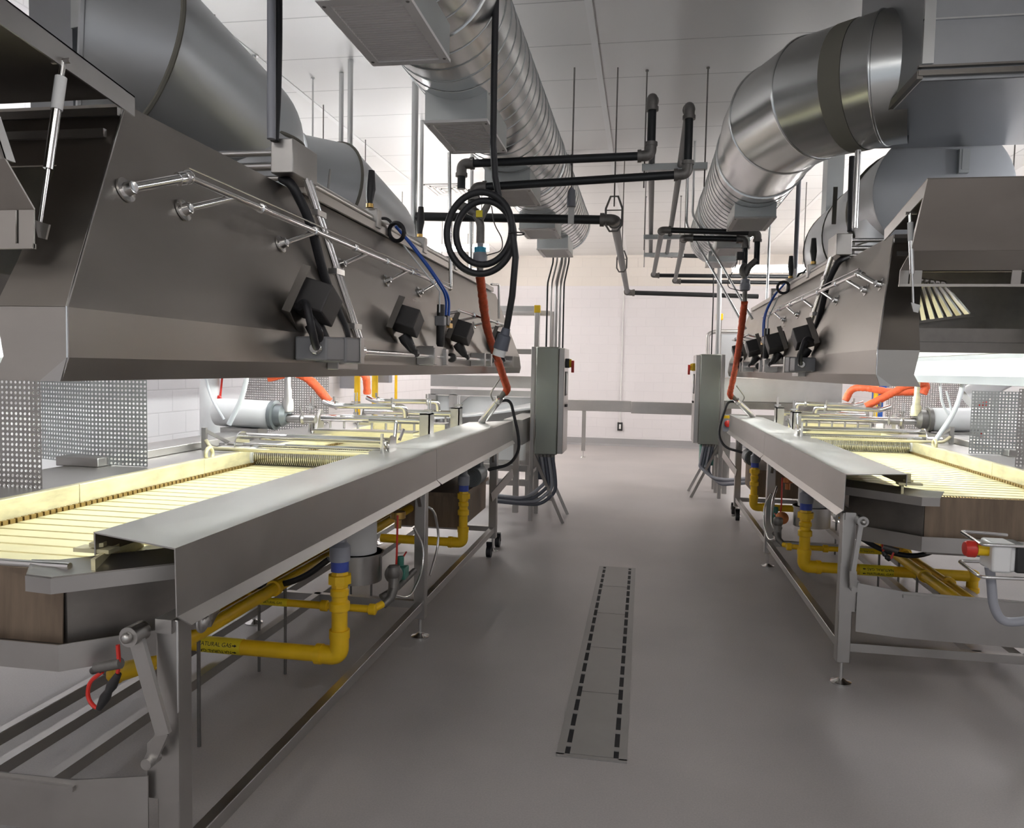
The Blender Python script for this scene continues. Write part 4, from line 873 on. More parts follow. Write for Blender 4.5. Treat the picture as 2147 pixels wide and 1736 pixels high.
# ------------------------------------------------------------------ spray manifolds, rollers, pumps on the fryers
def manifold(S, v, dv, which):
    P = S.P
    t = thing('spray_manifold', P(.75, v, 1.04), '%s steel spray pipe set with upper feed pipe across the %s fryer' % (which, S.n), 'spray pipe')
    m = MB(); m.cyl(P(.40, v, 1.23), P(1.24, v, 1.23), .03, n=20)
    m.build('main_pipe', M['chrome'], t)
    for k in range(7): MB().cyl(P(.48+k*.115, v, 1.15), P(.48+k*.115, v, 1.215), .009, n=8).build('nozzle', M['steel'], t)
    m = MB(); m.tube([P(.55, v-.0, 1.25), P(.55, v-.02, 1.335), P(.66, v-.05, 1.335), P(1.12, v-.08, 1.33), P(1.2, v-.06, 1.36)], .022, 14, fil=.05); m.build('feed_pipe', M['chrome'], t)
    for u, z in ((.63, 1.335), (1.10, 1.335)): MB().lathe(P(u, v-.055, z), (1,0,0), [(.03,-.01),(.036,0),(.03,.012)], 16).box(P(u, v-.09, z+.03), P(u+.012, v-.07, z+.07)).build('clamp', M['steel'], t)
    m = MB(); S.box(m, .46, 1.28, v-.10, v-.095, 1.05, 1.135); m.build('weir_plate', M['rail'], t)
    m = MB(); S.box(m, .46, 1.28, v-.09, v+.06, 1.135, 1.145); m.build('weir_cover', M['steel'], t)
    m = MB(); m.prism([P(1.26, v-.13, 1.03), P(1.26, v+.08, 1.03), P(1.26, v+.08, 1.28), P(1.26, v+.02, 1.30), P(1.26, v-.06, 1.14), P(1.26, v-.13, 1.13)], V((S.s*.02, 0, 0))); m.build('end_bracket', M['steel'], t, bev=.004)
    m = MB(); S.box(m, .34, .42, v-.06, v-.05, 1.10, 1.29); S.box(m, .34, .42, v-.06, v+.06, 1.28, 1.29); S.box(m, .34, .35, v-.06, v+.06, 1.10, 1.29); m.build('end_box', M['steel'], t)
    for u in (.36, 1.33):
        for d in (-.03, .03):
            a = MB(); a.cyl(P(u, v+d, 1.04), P(u, v+d, 1.22), .014, n=12); a.cyl(P(u, v+d, 1.2), P(u, v+d, 1.40), .006, n=8); a.bar(P(u-.03, v+d, 1.31), P(u+.03, v+d, 1.315), .012, .012); a.lathe(P(u, v+d, 1.27), (0,0,1), [(.016,0),(.016,.014)], 6)
            a.build('adjuster', M['chrome'], t)
    return t
for S, vs in ((SL, (3.8, 4.75)), (SR, (3.4, 4.3))):
    manifold(S, vs[0], 0, 'nearer'); manifold(S, vs[1], 0, 'farther')
def hold_down(S):
    P = S.P; v = 2.5
    t = thing('hold_down_roller', P(.75, v, 1.03), 'roller and wire mesh hold-down unit across the middle of the %s fryer belt' % S.n, 'roller')
    MB().cyl(P(.26, v+.1, 1.185), P(1.25, v+.1, 1.185), .022, n=18).build('tube', M['chrome'], t)
    MB().cyl(P(.26, v+.02, 1.14), P(1.36, v+.02, 1.14), .013, n=14).build('rod', M['chrome'], t)
    MB().tube([P(.30, v-.18, 1.13), P(1.30, v-.18, 1.13), P(1.37, v-.12, 1.17)], .012, 12, fil=.03).build('rod', M['rail'], t)
    m = MB(); m.cyl(P(.25, v, 1.07), P(1.10, v, 1.07), .045, n=18); m.build('roller', M['rail'], t)
    m = MB()
    for k in range(64): m.torus(P(.26+k*.0132, v, 1.07), (1,0,0), .052, .0042, 14, 4)
    m.build('wire_mesh', M['chrome'], t)
    m = MB(); m.lathe(P(1.13, v, 1.07), (-S.s,0,0), [(.06,0),(.06,.03),(.045,.03)], 22); m.build('end_wheel', M['pvc'], t)
    m = MB(); m.lathe(P(1.23, v+.05, 1.13), (-S.s,0,0), [(.09,0),(.09,.008)], 26); m.build('end_plate', M['chrome'], t)
    m = MB(); m.bar(P(1.38, v-.12, 1.04), P(1.38, v-.12, 1.25), .03, .02); m.bar(P(1.37, v-.12, 1.23), P(1.30, v+.04, 1.14), .012, .02); m.bar(P(1.37, v-.12, 1.15), P(1.31, v+.04, 1.08), .012, .02); m.build('side_bracket', M['steel'], t)
    m = MB(); m.bar(P(.24, v-.12, 1.03), P(.24, v-.12, 1.25), .014, .02); m.bar(P(.24, v-.12, 1.22), P(.24, v+.10, 1.08), .01, .02); m.lathe(P(.22, v+.02, 1.16), (S.s,0,0), [(.07,0),(.07,.01)], 22); m.bar(P(.18, v+.02, 1.20), P(.16, v+.04, 1.27), .014, .014)
    m.tube([P(.26, v+.16, 1.16), P(.26, v+.2, 1.30), P(.44, v+.2, 1.30)], .012, 10, fil=.02); m.build('adjuster_bracket', M['chrome'], t)
    return t
hold_down(SL); hold_down(SR)
def pump(S):
    P = lambda u, v_, z: S.P(u-.19, v_, z); v = 3.35 if S.L else 3.0; uo = 1.5
    t = thing('pump_motor', P(1.6, v, 1.112), '%s pump motor with pipe riser on the deck behind the %s fryer' % ('grey' if S.L else 'white', S.n), 'pump')
    m = MB(); m.tube([P(1.62, v, 1.27), P(1.63, v, 1.27), P(2.02, v, 1.28), P(2.06, v, 1.28), P(2.08, v, 1.28)], [.10,.105,.105,.10,.07], 30); m.build('motor_body', M['pvc'], t)
    m = MB(); m.lathe(P(1.62, v, 1.27), (-S.s,0,0), [(.11,0),(.11,.03),(.085,.035),(.085,.09),(.06,.12)], 28); m.build('pump_head', M['motor'] if S.L else M['fitting'], t)
    m = MB(); m.cyl(P(1.5, v, 1.25), P(1.28, v, 1.25), .032, n=18); m.lathe(P(1.38, v, 1.25), (S.s,0,0), [(.034,-.015),(.045,0),(.034,.015)], 18); m.bar(P(1.38, v-.02, 1.28), P(1.38, v-.06, 1.35), .01, .012); m.build('outlet_pipe', M['steel'], t)
    m = MB(); m.tube([P(1.5, v, 1.30), P(1.5, v, 1.38), P(1.5, v, 1.40), P(1.5, v, 1.46), P(1.5, v, 1.48), P(1.5, v, 1.60)], [.045,.042,.03,.03,.022,.022], 18); m.build('riser', M['steel'] if S.L else M['rail'], t)
    m = MB(); S.box(m, 1.51, 1.81, v-.07, v+.07, 1.112, 1.17); m.build('base', M['steel'], t)
pump(SL); pump(SR)
def guard(S, faces, lab, name='perforated_guard', mt='galvd', pitch=.0215):
    c = faces[0][0]; t = thing(name, c, lab, 'guard', None)
    for o, ex, ey in faces:
        o, ex, ey = V(o), V(ex), V(ey); MB().perf(o, ex, ey, max(2, round(ex.length/pitch)), max(2, round(ey.length/pitch)), .29).build('perforated_panel', M[mt], t, smooth=0, recalc=False)
    return t
for S in (SL, SR):
    P = S.P; up = V((0,0,.44)); w = 'left' if S.L else 'right'
    guard(S, ((P(1.2, 1.58, 1.115), P(1.52, 1.58, 1.115)-P(1.2, 1.58, 1.115), up), (P(1.52, 1.58, 1.115), P(2.0, 1.72, 1.115)-P(1.52, 1.58, 1.115), up)), 'bright perforated guard panel standing behind the %s fryer' % w)
    guard(S, ((P(1.19, .88, 1.085), P(2.0, .88, 1.085)-P(1.19, .88, 1.085), V((0,0,.5))),), 'nearest perforated guard panel, at the %s edge of the view' % w, mt='steel')
    f0, f1, f2 = P(1.53, 4.6, 1.0), P(2.0, 4.5, 1.0), P(2.35, 4.6, 1.0)
    guard(S, ((f0, f1-f0, V((0,0,.58))), (f1, f2-f1, V((0,0,.58)))), 'far perforated guard panel behind the orange hoses of the %s fryer' % w, mt='steel')
    # white and pale hoses hanging behind
    for k, pts in enumerate(((SL.Vv(427,770,3.2), SL.Vv(440,830,3.2), SL.Vv(470,880,3.2)), (SL.Vv(520,775,3.0), SL.Vv(510,830,3.0), SL.Vv(480,890,3.0))) if S.L else ((SR.Vv(1970,795,2.6), SR.Vv(1975,850,2.6), SR.Vv(1998,880,2.6)), (SR.Vv(2022,795,2.2), SR.Vv(2005,860,2.2), SR.Vv(1960,925,2.2)), (SR.Vv(1984,820,2.8), SR.Vv(1993,850,2.8), SR.Vv(1997,880,2.8)))):
        tag(MB().tube(pts, (.010, .018, .008)[k], 10, fil=.3).build('plastic_hose', M['clear']), '%s pale plastic hose hanging behind the %s fryer' % (('thin','thicker','shortest')[k], S.n), 'hose')
# tall white cylinder and red knob behind the left fryer
q = SL.Vv(440, 915, 3.6)
t = thing('filter_column', (q.x, q.y, 1.0), 'tall pale cylinder standing behind the left fryer, left of the grey pump', 'column')
MB().tube([(q.x, q.y, 1.0), (q.x, q.y, 1.04), (q.x, q.y, 1.05), (q.x, q.y, 2.0)], [.06,.06,.075,.075], 26).build('column_body', M['pvc'], t)
q = SL.Vv(459, 838, 3.62); tag(MB().lathe(q, (0,-1,0), [(.02,0),(.036,.01),(.036,.03),(.02,.035)], 18).tube([V((q.x+.01, q.y, q.z)), V((q.x+.03, q.y+.02, q.z+.3))], .008, 8).build('valve_knob', M['red']), 'red round valve knob beside the tall pale cylinder on the left', 'valve')
# ------------------------------------------------------------------ gas pipes
FONT = {}
def text_on_pipe(txt, c, axis, side_dir, r, size, parent, flip=False, ang0=0):
    cu = D.curves.new('pipe_lettering', 'FONT'); cu.body = txt; cu.size = size; cu.align_x = 'CENTER'; cu.align_y = 'CENTER'
    ob = D.objects.new('tmp', cu); COL.objects.link(ob); bpy.context.view_layer.update()
    me = D.meshes.new_from_object(ob.evaluated_get(bpy.context.evaluated_depsgraph_get())); D.objects.remove(ob); D.curves.remove(cu)
    axis = V(axis).normalized(); sd = V(side_dir).normalized(); up = axis.cross(sd) if False else sd.cross(axis)*-1; up = V((0,0,1)) if abs(up.z) > .9 else up
    sgn = -1 if flip else 1; vs = []
    for v_ in me.vertices:
        x = v_.co.x*sgn; y = v_.co.y*sgn; a = ang0 + y/r
        vs.append(V(c)+axis*x+(sd*math.cos(a)+up*math.sin(a))*(r+.0012))
    fs = [tuple(p.vertices) for p in me.polygons]; D.meshes.remove(me)
    return MB().add(vs, fs).build('lettering', M['ink'], parent, smooth=0, recalc=False)
def pipe_label(t, c, r, L, S, size, arrow=True):
    ax = V((1,0,0)); o = MB().cyl(V(c)-ax*L/2, V(c)+ax*L/2, r+.0016, n=24).build('gas_label', M['label'], t)
    for k, fl in ((.42, False), (-.42, True)):
        if not S.L: fl = not fl
        text_on_pipe('NATURAL GAS', V(c)+ax*(-.12 if S.L else .10)*L, ax, (0,-1,0), r+.0016, size, o, fl, k)
        sx = 1 if S.L else -1; q = V(c)+ax*sx*L*.38; rr = r+.003
        n_ = V((0,-math.cos(k),math.sin(k))); up = V((0,math.sin(k),math.cos(k)))
        h = size*.45; p0 = q+n_*rr
        MB().add([p0-ax*sx*h*-1.0, p0+ax*sx*h*.0+up*h*.6, p0+up*h*.22, p0-ax*sx*h*.9+up*h*.22, p0-ax*sx*h*.9-up*h*.22, p0-up*h*.22, p0-up*h*.6], [(0,1,2,3,4,5,6)]).build('arrow', M['ink'], o, smooth=0, recalc=False)
def riser(S, v, u, end_u, lab, big, ends=None):
    P = S.P; r = .037 if big else .034; zb = .285; zt = .60
    t = thing('gas_pipe', P(u, v, zb), lab, 'pipe', 'yellow natural gas risers of the %s fryer' % S.n)
    y = M['yellow']
    MB().tube([P(u, v, zt), P(u, v, zb), P(end_u, v, zb)], r, 20, fil=.07, nf=10).build('pipe_run', y, t)
    MB().tube([P(u, v, zb+.10), P(u, v, zb+.085), P(u, v, zb), P(u+.085, v, zb), P(u+.1, v, zb)], r*1.2, 20, fil=.075, nf=8).tube([P(u, v, zb+.125), P(u, v, zb+.085)], r*1.3, 20).tube([P(u+.085, v, zb), P(u+.115, v, zb)], r*1.3, 20).build('elbow', y, t)
    m = MB(); m.lathe(P(u, v, .50), (0,0,1), [(r,0),(r*1.3,.005),(r*1.3,.04),(r*.98,.05),(r*.98,.07),(r*1.16,.075),(r*1.16,.10),(r*.9,.11)], 20); m.build('coupling', y, t)
    m = MB(); m.lathe(P(u, v, .61), (0,0,1), [(r*.9,0),(r*1.1,.004),(r*1.1,.02),(r*1.5,.022),(r*1.5,.062),(r*1.1,.064),(r*.95,.085)], 8); m.build('union_nut', y, t)
    m = MB(); m.lathe(P(u, v, .69), (0,0,1), [(r*1.12,0),(r*1.12,.05)], 20); m.build('blue_tape', M['bluetape'], t)
    m = MB(); m.lathe(P(u, v, .738), (0,0,1), [(r*1.25,0),(r*1.3,.02),(r*1.3,.07),(r*.8,.09),(r*.7,.16)], 20); m.build('grey_coupling', M['conduit'], t)
    if ends: 
        e = P(end_u, v, zb); MB().tube([e, e+V(ends)], r, 18).sphere(e, r*1.3, 16).lathe(e+V(ends)*.3, V(ends), [(r*1.25,0),(r*1.25,.03)], 18).build('elbow', y, t)
    return t
g = riser(SL, 1.43, .105, 1.32, 'near yellow gas riser of the left fryer, lettered NATURAL GAS', True)
pipe_label(g, SL.P(.70, 1.43, .285), .037, .21, SL, .027)
g = riser(SR, 1.43, .105, 1.21, 'near yellow gas riser of the right fryer, lettered NATURAL GAS', True, ends=(0, 0, -.26))
pipe_label(g, SR.P(.585, 1.43, .285), .037, .22, SR, .026)
riser(SL, 3.83, .085, .75, 'far yellow gas riser of the left fryer, by the drive motor', False)
riser(SR, 3.83, .085, .75, 'far yellow gas riser of the right fryer, behind the middle leg', False)
def thin_gas(S):
    P = S.P; z = .41; v = 1.75; r = .019; y = M['yellow']
    t = thing('gas_pipe', P(.5, v, z), 'thin yellow gas pipe with a valve end running under the %s fryer' % S.n, 'pipe')
    MB().tube([P(.03, v+.06, z+.01), P(.06, v, z), P(.84, v, z), P(.84, v, z-.10), P(.84, v+.7, z-.10)] if S.L else [P(.03, v+.06, z-.06), P(.08, v, z-.06), P(.88, v, z-.06), P(.88, v, z-.14), P(.88, v+.7, z-.14)], r, 16, fil=.04, nf=8).build('pipe_run', y, t)
    zz = z if S.L else z-.06
    for u in (.06, .32, .84): MB().lathe(P(u, v, zz), (1,0,0), [(r*1.1,-.02),(r*1.5,-.016),(r*1.5,.016),(r*1.1,.02)], 14).build('coupling', y, t)
    o = MB().cyl(P(.52, v, zz), P(.72, v, zz), r+.0014, n=18).build('gas_label', M['label'], t)
    text_on_pipe('NATURAL GAS', P(.60, v, zz), (1,0,0), (0,-1,0), r+.0014, .017, o, not S.L, .1)
    m = MB(); e = P(.0, v+.1, zz+.03); m.tube([P(.03, v+.07, zz), e, e+V((0,.05,.04)), e+V((0,.06,.16))], [.02,.024,.028,.03], 12); m.lathe(e+V((0,.05,.10)), (0,0,1), [(.03,0),(.036,.01),(.036,.05),(.028,.06)], 12); m.build('valve_fitting', M['fitting'], t)
    m = MB(); m.tube([e+V((0,.06,.0)), P(-.04, v+.3, zz-.03), P(-.05, v+.5, zz+.06), P(-.05, v+.55, zz+.2), P(.0, v+.5, zz+.32)], .007, 10, fil=.12); m.build('steel_line', M['chrome'], t)
    # solenoid group further back
    t2 = thing('gas_valve_train', P(.02, v+.45, .5), 'small cluster of gas valve, gauge and fittings below the %s fryer' % S.n, 'valve')
    b = P(.06, v+.35, .50)
    MB().lathe(b, (0,-1,.2), [(.03,0),(.05,.01),(.05,.03),(.02,.035)], 18).build('gauge', M['copper'] if not S.L else M['fitting'], t2)
    MB().box(b+V((-.05,.12,-.07)), b+V((.02,.20,.0))).cyl(b+V((-.02,.16,0)), b+V((-.02,.16,.06)), .02, n=12).build('solenoid', M['green'], t2, bev=.006)
    MB().tube([b+V((-.06,-.05,-.12)), b+V((0,.05,-.09)), b+V((.02,.3,-.06))], .018, 12).build('body', M['fitting'], t2)
    MB().box(b+V((-.03,.02,-.08)), b+V((0,.06,-.04))).build('yellow_knob', M['ycap'], t2)
    MB().tube([b+V((-.01,.04,-.06)), b+V((.0,.03,.1)), b+V((.0,.04,.32))], .006, 8).tube([b+V((-.01,.04,-.02)), b+V((-.03,.15,.01)), b+V((-.03,.3,.05))], .005, 8).build('red_wire', M['red'], t2)
    MB().tube([P(.08, 2.62, .80), P(.0, 2.68, .76), P(-.02, 2.75, .55), P(.0, 2.6, .36)] if S.L else [P(.05, 2.3, .72), P(-.02, 2.1, .62), P(-.03, 2.0, .45), P(.03, 1.95, .40)], .008, 10, fil=.1).build('steel_line', M['chrome'], t2)
    MB().lathe(P(.16, 2.45, .68), (0,0,1), [(.02,0),(.02,.05),(.045,.06),(.045,.10)], 12).build('brass_valve', M['copper'] if not S.L else M['brass'], t2)
thin_gas(SL); thin_gas(SR)
def floor_gas(S):
    P = S.P
    for k, (u, z, lab) in enumerate(((.57,.50,'upper'),(.72,.44,'lower')) if S.L else ((.72,.40,'upper'),(.86,.36,'lower'))):
        t = thing('gas_pipe', P(u, 2, z), '%s of two long yellow gas pipes running lengthwise under the %s fryer' % (lab, S.n), 'pipe')
        MB().cyl(P(u, (.66 if k == 0 else .78) if S.L else .14, z), P(u, 4.6, z), .032 if k == 0 else .024, n=18).build('pipe_run', M['yellow'], t)
        for v in (.9, 1.7, 3.0):
            m = MB(); m.lathe(P(u, v, z), (0,1,0), [(.034,-.02),(.042,-.015),(.042,.015),(.034,.02)], 16); m.build('coupling', M['yellow'], t)
            MB().cyl(P(u, v+.12, 0.0), P(u, v+.12, z), .008, n=8).build('support_rod', M['fitting'], t)
floor_gas(SL); floor_gas(SR)
t = thing('gas_pipe', SL.Vv(280, 1400, .75), 'yellow gas pipe end with a cable plug below the near end of the left fryer', 'pipe')
a, b = SL.Vv(330, 1383, .75), SL.Vv(245, 1412, .75)
MB().tube([a, b], .036, 18).sphere(b, .04, 14).build('pipe_run', M['yellow'], t)
MB().tube([b+V((-.02,0,.0)), b+V((-.07,0,.02)), b+V((-.11,0,.0))], [.022,.02,.014], 12).build('plug', M['fitting'], t)
def under_cable(S, pts, lab): tag(MB().tube(pts, .016, 12, fil=.2).build('black_cable', M['rubber']), lab, 'cable')
under_cable(SL, [SL.Vv(690,1172,1.75), SL.Vv(640,1210,1.75), SL.Vv(585,1228,1.75), SL.Vv(525,1228,1.75)], 'black cable sagging under the left fryer above the yellow pipes')
under_cable(SR, [SR.Vv(1805,1128,.9), SR.Vv(1850,1155,.9), SR.Vv(1925,1170,.9), SR.Vv(1990,1140,.9)], 'black cable sagging under the right fryer above the yellow pipes')
# ------------------------------------------------------------------ control cabinets
def cabinet(S):
    if S.L: x0, x1, y0, y1, z0, z1 = -1.145, -.90, 8.1, 8.6, .73, 1.885
    else: x0, x1, y0, y1, z0, z1 = .715, .975, 10.2, 10.75, .705, 1.88
    xf = x1 if S.L else x0; s = 1 if S.L else -1           # the door faces the aisle
    t = thing('control_cabinet', ((x0+x1)/2, (y0+y1)/2, 0), 'stainless control cabinet on a splayed stand on the %s of the aisle' % S.n, 'cabinet')
    MB().box((x0, y0, z0), (x1, y1, z1)).build('cabinet_body', M['cab'], t, bev=.012)
    d = MB().box((xf-.001*s, y0+.012, z0+.012), (xf+.06*s, y1-.012, z1-.012)).build('door', M['steel'], t, bev=.006)
    yy = y0+.16; hz = z1-.17
    MB().box((xf+.06*s, yy-.05, hz-.05), (xf+.10*s, yy+.05, hz+.05)).build('switch_base', M['black'] if S.L else M['ycap'], t, bev=.004)
    MB().lathe((xf+.10*s, yy, hz), (s,0,0), [(.045,0),(.045,.02)], 18).build('switch_collar', M['ycap'], t)
    MB().box((xf+.12*s, yy-.012, hz-.10), (xf+.15*s, yy+.012, hz+.03)).build('switch_handle', M['red'], t, bev=.004)
    m = MB().box((xf+.058*s, y0+.12, z1-.52), (xf+.068*s, y1-.18, z1-.26)).build('display_bezel', M['box'], t)
    MB().box((xf+.066*s, y0+.14, z1-.50), (xf+.071*s, y1-.20, z1-.28)).build('display_screen', M['screen'], m)
    for k in range(3): MB().lathe((xf+.06*s, y0+.15+.05*k, z1-.63), (s,0,0), [(.014,0),(.014,.02)], 12).build('push_button', M['box'], t)
    xb = x0 if S.L else x1
    for y in (y0+.03, y1-.03):
        for x, nm in ((xb-.03*s, 0),):
            l = MB().box((x-.022, y-.022, .0), (x+.022, y+.022, z1)).build('stand_post', M['steel'], t, bev=.003)
        MB().bar((xb-.02*s, y, z0+.02), (xb+.33*s, y-.03 if y < y0+.1 else y+.03, .0), .035, .035).build('stand_brace', M['steel'], t)
    MB().box((xb-.06*s, y0-.01, .5), (xb-.03*s, y1+.01, .54)).build('stand_rail', M['steel'], t)
    xm = (x0+x1)/2
    MB().box((x0+.04, y0+.06, z0-.28), (x1-.05, y0+.3, z0-.01)).build('terminal_box', M['greyhose'] if S.L else M['green'], t, bev=.006)
    for k in range(4):
        c = M['greyhose'] if k % 2 else M['conduit']; x = xm-.05+.04*k
        pts = [V((x, y0+.05, z0)), V((x+.04*s, y0+.04, z0-.25)), V((x+.05*s, y0+.02, .42-.03*k)), V((x-.10*s, y0-.02, .28-.03*k)), V((xb-.10*s, y0-.2, .28-.02*k)), V((xb-.35*s if S.L else xb+.3, y0-.55, .36-.02*k))]
        MB().tube(pts, .019, 12, fil=.14).build('cable', c, t)
        MB().lathe((x, y0+.05, z0-.03), (0,0,1), [(.024,0),(.024,.03)], 12).build('cable_gland', M['fitting'], t)
    # conduits up to the ceiling
    if S.L: cs = ((-1.09, 8.50, .010, 'rubber'), (-1.045, 8.52, .012, 'steel'), (-.99, 8.50, .020, 'steel'), (-.945, 8.52, .014, 'steel'), (-.905, 8.50, .009, 'rubber'))
    else: cs = ((.93, 10.3, .030, 'white'), (.86, 10.35, .008, 'rubber'), (.955, 10.4, .015, 'galv'))
    for x, y, r, mm in cs: MB().tube([(x, y, z1), (x, y, 2.6), (x, y+.1 if not S.L else 8.97, 2.9), (x, y+.1 if not S.L else 8.97, CZ)], r, 12, fil=.06).build('riser_conduit', M[mm], t)
cabinet(SL); cabinet(SR)
t = thing('push_button_box', (1.25, 9.6, .95), 'grey push button box with a red emergency stop, right of the right cabinet', 'emergency stop')
q = atY(1524, 888, 10.6)
MB().box((q.x-.07, 10.6, q.z-.11), (q.x+.08, 10.68, q.z+.11)).build('enclosure', M['conduit'], t, bev=.006)
MB().box((q.x-.07, 10.595, q.z+.07), (q.x+.08, 10.6, q.z+.11)).build('yellow_band', M['ycap'], t)
MB().lathe((q.x+.01, 10.6, q.z+.0), (0,-1,0), [(.02,0),(.02,.02),(.045,.025),(.045,.045),(.03,.055)], 20).build('stop_button', M['red'], t)
MB().box((q.x-.03, 10.64, 0), (q.x+.03, 10.70, q.z)).build('post', M['steel'], t)
# ------------------------------------------------------------------ emergency stop pendant at the right edge
t = thing('stop_pendant', (1.48, 3.4, .9), 'white stop pendant with red mushroom button in a bent rod guard, right edge', 'emergency stop')
A = lambda u, v, y=3.4: atY(u, v, y)
for z0, (p0, p1, p2) in enumerate((((2112,1122,3.75),(2014,1114,3.75),(2058,1142,3.4)),((2090,1178,3.75),(2010,1176,3.75),(2055,1210,3.4)))):
    MB().tube([A(*p0), A(*p1), A(*p2), A(2175, p2[1]+5, 3.4)], .0075, 10, fil=.03).build('guard_rod', M['chrome'], t)
c = A(2106, 1172); x0 = c.x
MB().box((x0-.04, 3.42, c.z-.06), (x0+.055, 3.54, c.z+.06)).box((x0-.045, 3.40, c.z-.06), (x0+.03, 3.44, c.z+.055)).build('housing', M['pvc'], t, bev=.01)
MB().box((x0+.05, 3.41, c.z-.06), (x0+.10, 3.55, c.z+.055)).cyl((x0+.1, 3.47, c.z), (x0+.2, 3.47, c.z), .035, n=16).build('grip', M['black'], t, bev=.008)
MB().lathe((x0-.04, 3.46, c.z+.022), (-1,0,0), [(.026,0),(.026,.045)], 20).build('button_collar', M['ycap'], t)
MB().lathe((x0-.083, 3.46, c.z+.022), (-1,0,0), [(.02,0),(.035,.008),(.035,.035),(.028,.047),(.01,.05)], 22).build('stop_button', M['red'], t)
MB().tube([(x0-.03, 3.46, c.z-.05), A(2078,1215,3.46), A(2082,1270,3.46), A(2100,1305,3.46), A(2150,1303,3.46), A(2200,1290,3.46)], .019, 14, fil=.07).build('grey_conduit', M['conduit'], t)
# post that carries it (outside the frame)
MB().box((x0+.2, 3.42, 0), (x0+.25, 3.5, c.z+.1)).build('post', M['steel'], t)
# ------------------------------------------------------------------ far machines
t = thing('transfer_conveyor', (-1.9, 9.5, 0), 'stainless transfer conveyor frame beyond the left fryer, behind the left cabinet', 'conveyor')
m = MB(); m.box((-2.72, 9.55, 1.40), (-1.25, 9.62, 1.55)); m.box((-2.72, 9.55, 1.29), (-1.25, 9.60, 1.365)); m.build('beam', M['steel'], t)
for x in (-2.70, -2.42): MB().box((x-.05, 9.55, 0), (x+.05, 9.65, 1.3)).build('leg', M['steel'], t)
m = MB(); m.plate([(-2.42, 9.55, 1.28), (-2.2, 9.55, 1.28), (-2.42, 9.55, 1.1)], .03); m.build('gusset', M['steel'], t)
m = MB(); m.strip([(-2.6, 10.0, 1.02), (-2.0, 9.9, 1.10), (-1.35, 9.8, 1.24), (-1.22, 9.8, 1.24)], [(-2.6, 9.0, 1.02), (-2.0, 9.0, 1.08), (-1.35, 9.0, 1.18), (-1.22, 9.0, 1.18)], .02); m.build('curved_chute', M['white'], t)
m = MB(); m.box((-1.42, 7.75, .86), (-1.22, 9.7, 1.12)); m.build('side_skirt', M['steel'], t)
for y in (8.3, 9.2):
    MB().box((-1.40, y-.03, .05), (-1.34, y+.03, .9)).build('leg', M['steel'], t)
m = MB(); m.box((-2.4, 8.6, .30), (-1.25, 8.72, .36)); m.box((-2.4, 9.3, .42), (-1.25, 9.38, .50)); m.box((-2.4, 8.35, .5), (-1.25, 8.41, .57)); m.build('cross_rail', M['steel'], t)
tag(MB().box((-2.7, 9.66, .45), (-1.3, 9.70, 1.28)).build('back_plate', M['white']), 'pale panel closing the back of the transfer conveyor on the left', 'panel')
t = thing('guard_rail', (-1.4, 9.0, 0), 'stainless guard rail platform with yellow corner clamp beside the left cabinet', 'rail')
for q0, q1 in (((-1.82, 9.0, 2.33), (-1.27, 9.05, 2.39)), ((-1.82, 9.45, 2.31), (-1.16, 9.5, 2.37)), ((-1.82, 9.0, 1.82), (-1.27, 9.05, 1.88))): MB().box(q0, q1).build('guard_bar', M['steel'], t)
for x, y in ((-1.27, 9.02), (-1.13, 9.47)): MB().box((x-.03, y-.03, 0), (x+.03, y+.03, 2.36)).build('post', M['steel'], t, bev=.005)
MB().box((-1.305, 8.985, 2.31), (-1.235, 9.06, 2.40)).build('corner_clamp', M['ycap'], t, bev=.006)
t = thing('product_chute', (1.6, 10.6, 1.3), 'large pale stainless box beyond the right fryer, under the hood end', 'machine')
q0, q1 = atY(1500, 795, 11.0), atY(1765, 848, 11.0)
m = MB(); m.box((q0.x, 11.0, q1.z), (q1.x, 11.5, q0.z+.03)); m.build('box_body', M['steel'], t, bev=.01)
m = MB(); m.box((q0.x, 11.02, q1.z-.10), (q1.x, 11.4, q1.z)); m.build('lower_beam', M['tank'], t)
m = MB(); m.box((q0.x, 11.02, q1.z-.32), (q1.x, 11.1, q1.z-.18)); m.build('lower_rail', M['steel'], t)
for x in (q0.x+.1, q1.x-.1): MB().box((x-.05, 11.1, 0), (x+.05, 11.2, q1.z)).build('leg', M['steel'], t)
t = thing('infeed_hopper', (1.3, 11.8, 1.5), 'pale upright machine housing with bent tube rail behind the right cabinet', 'machine')
q0, q1 = atY(1512, 700, 11.8), atY(1600, 795, 11.8)
MB().box((q0.x, 11.8, q1.z), (q1.x+.5, 12.2, q0.z)).build('housing', M['exh'], t, bev=.01)
a = atY(1484, 745, 11.8); MB().tube([a, atY(1484,700,11.8), atY(1500,695,11.8), atY(1570,695,11.8)], .03, 12, fil=.1).build('tube_rail', M['steel'], t)
MB().box((q0.x+.1, 11.9, 0), (q0.x+.2, 12.0, q1.z)).build('leg', M['steel'], t)
t = thing('guard_rail', (1.0, 11.0, 0), 'steel post with yellow corner clamp above the right cabinet', 'rail')
a = atY(1509, 668, 11.0); MB().box((a.x-.03, 11.0, 0), (a.x+.03, 11.06, a.z)).build('post', M['steel'], t)
MB().box((a.x-.045, 10.99, a.z-.02), (a.x+.045, 11.07, a.z+.07)).build('corner_clamp', M['ycap'], t, bev=.006)
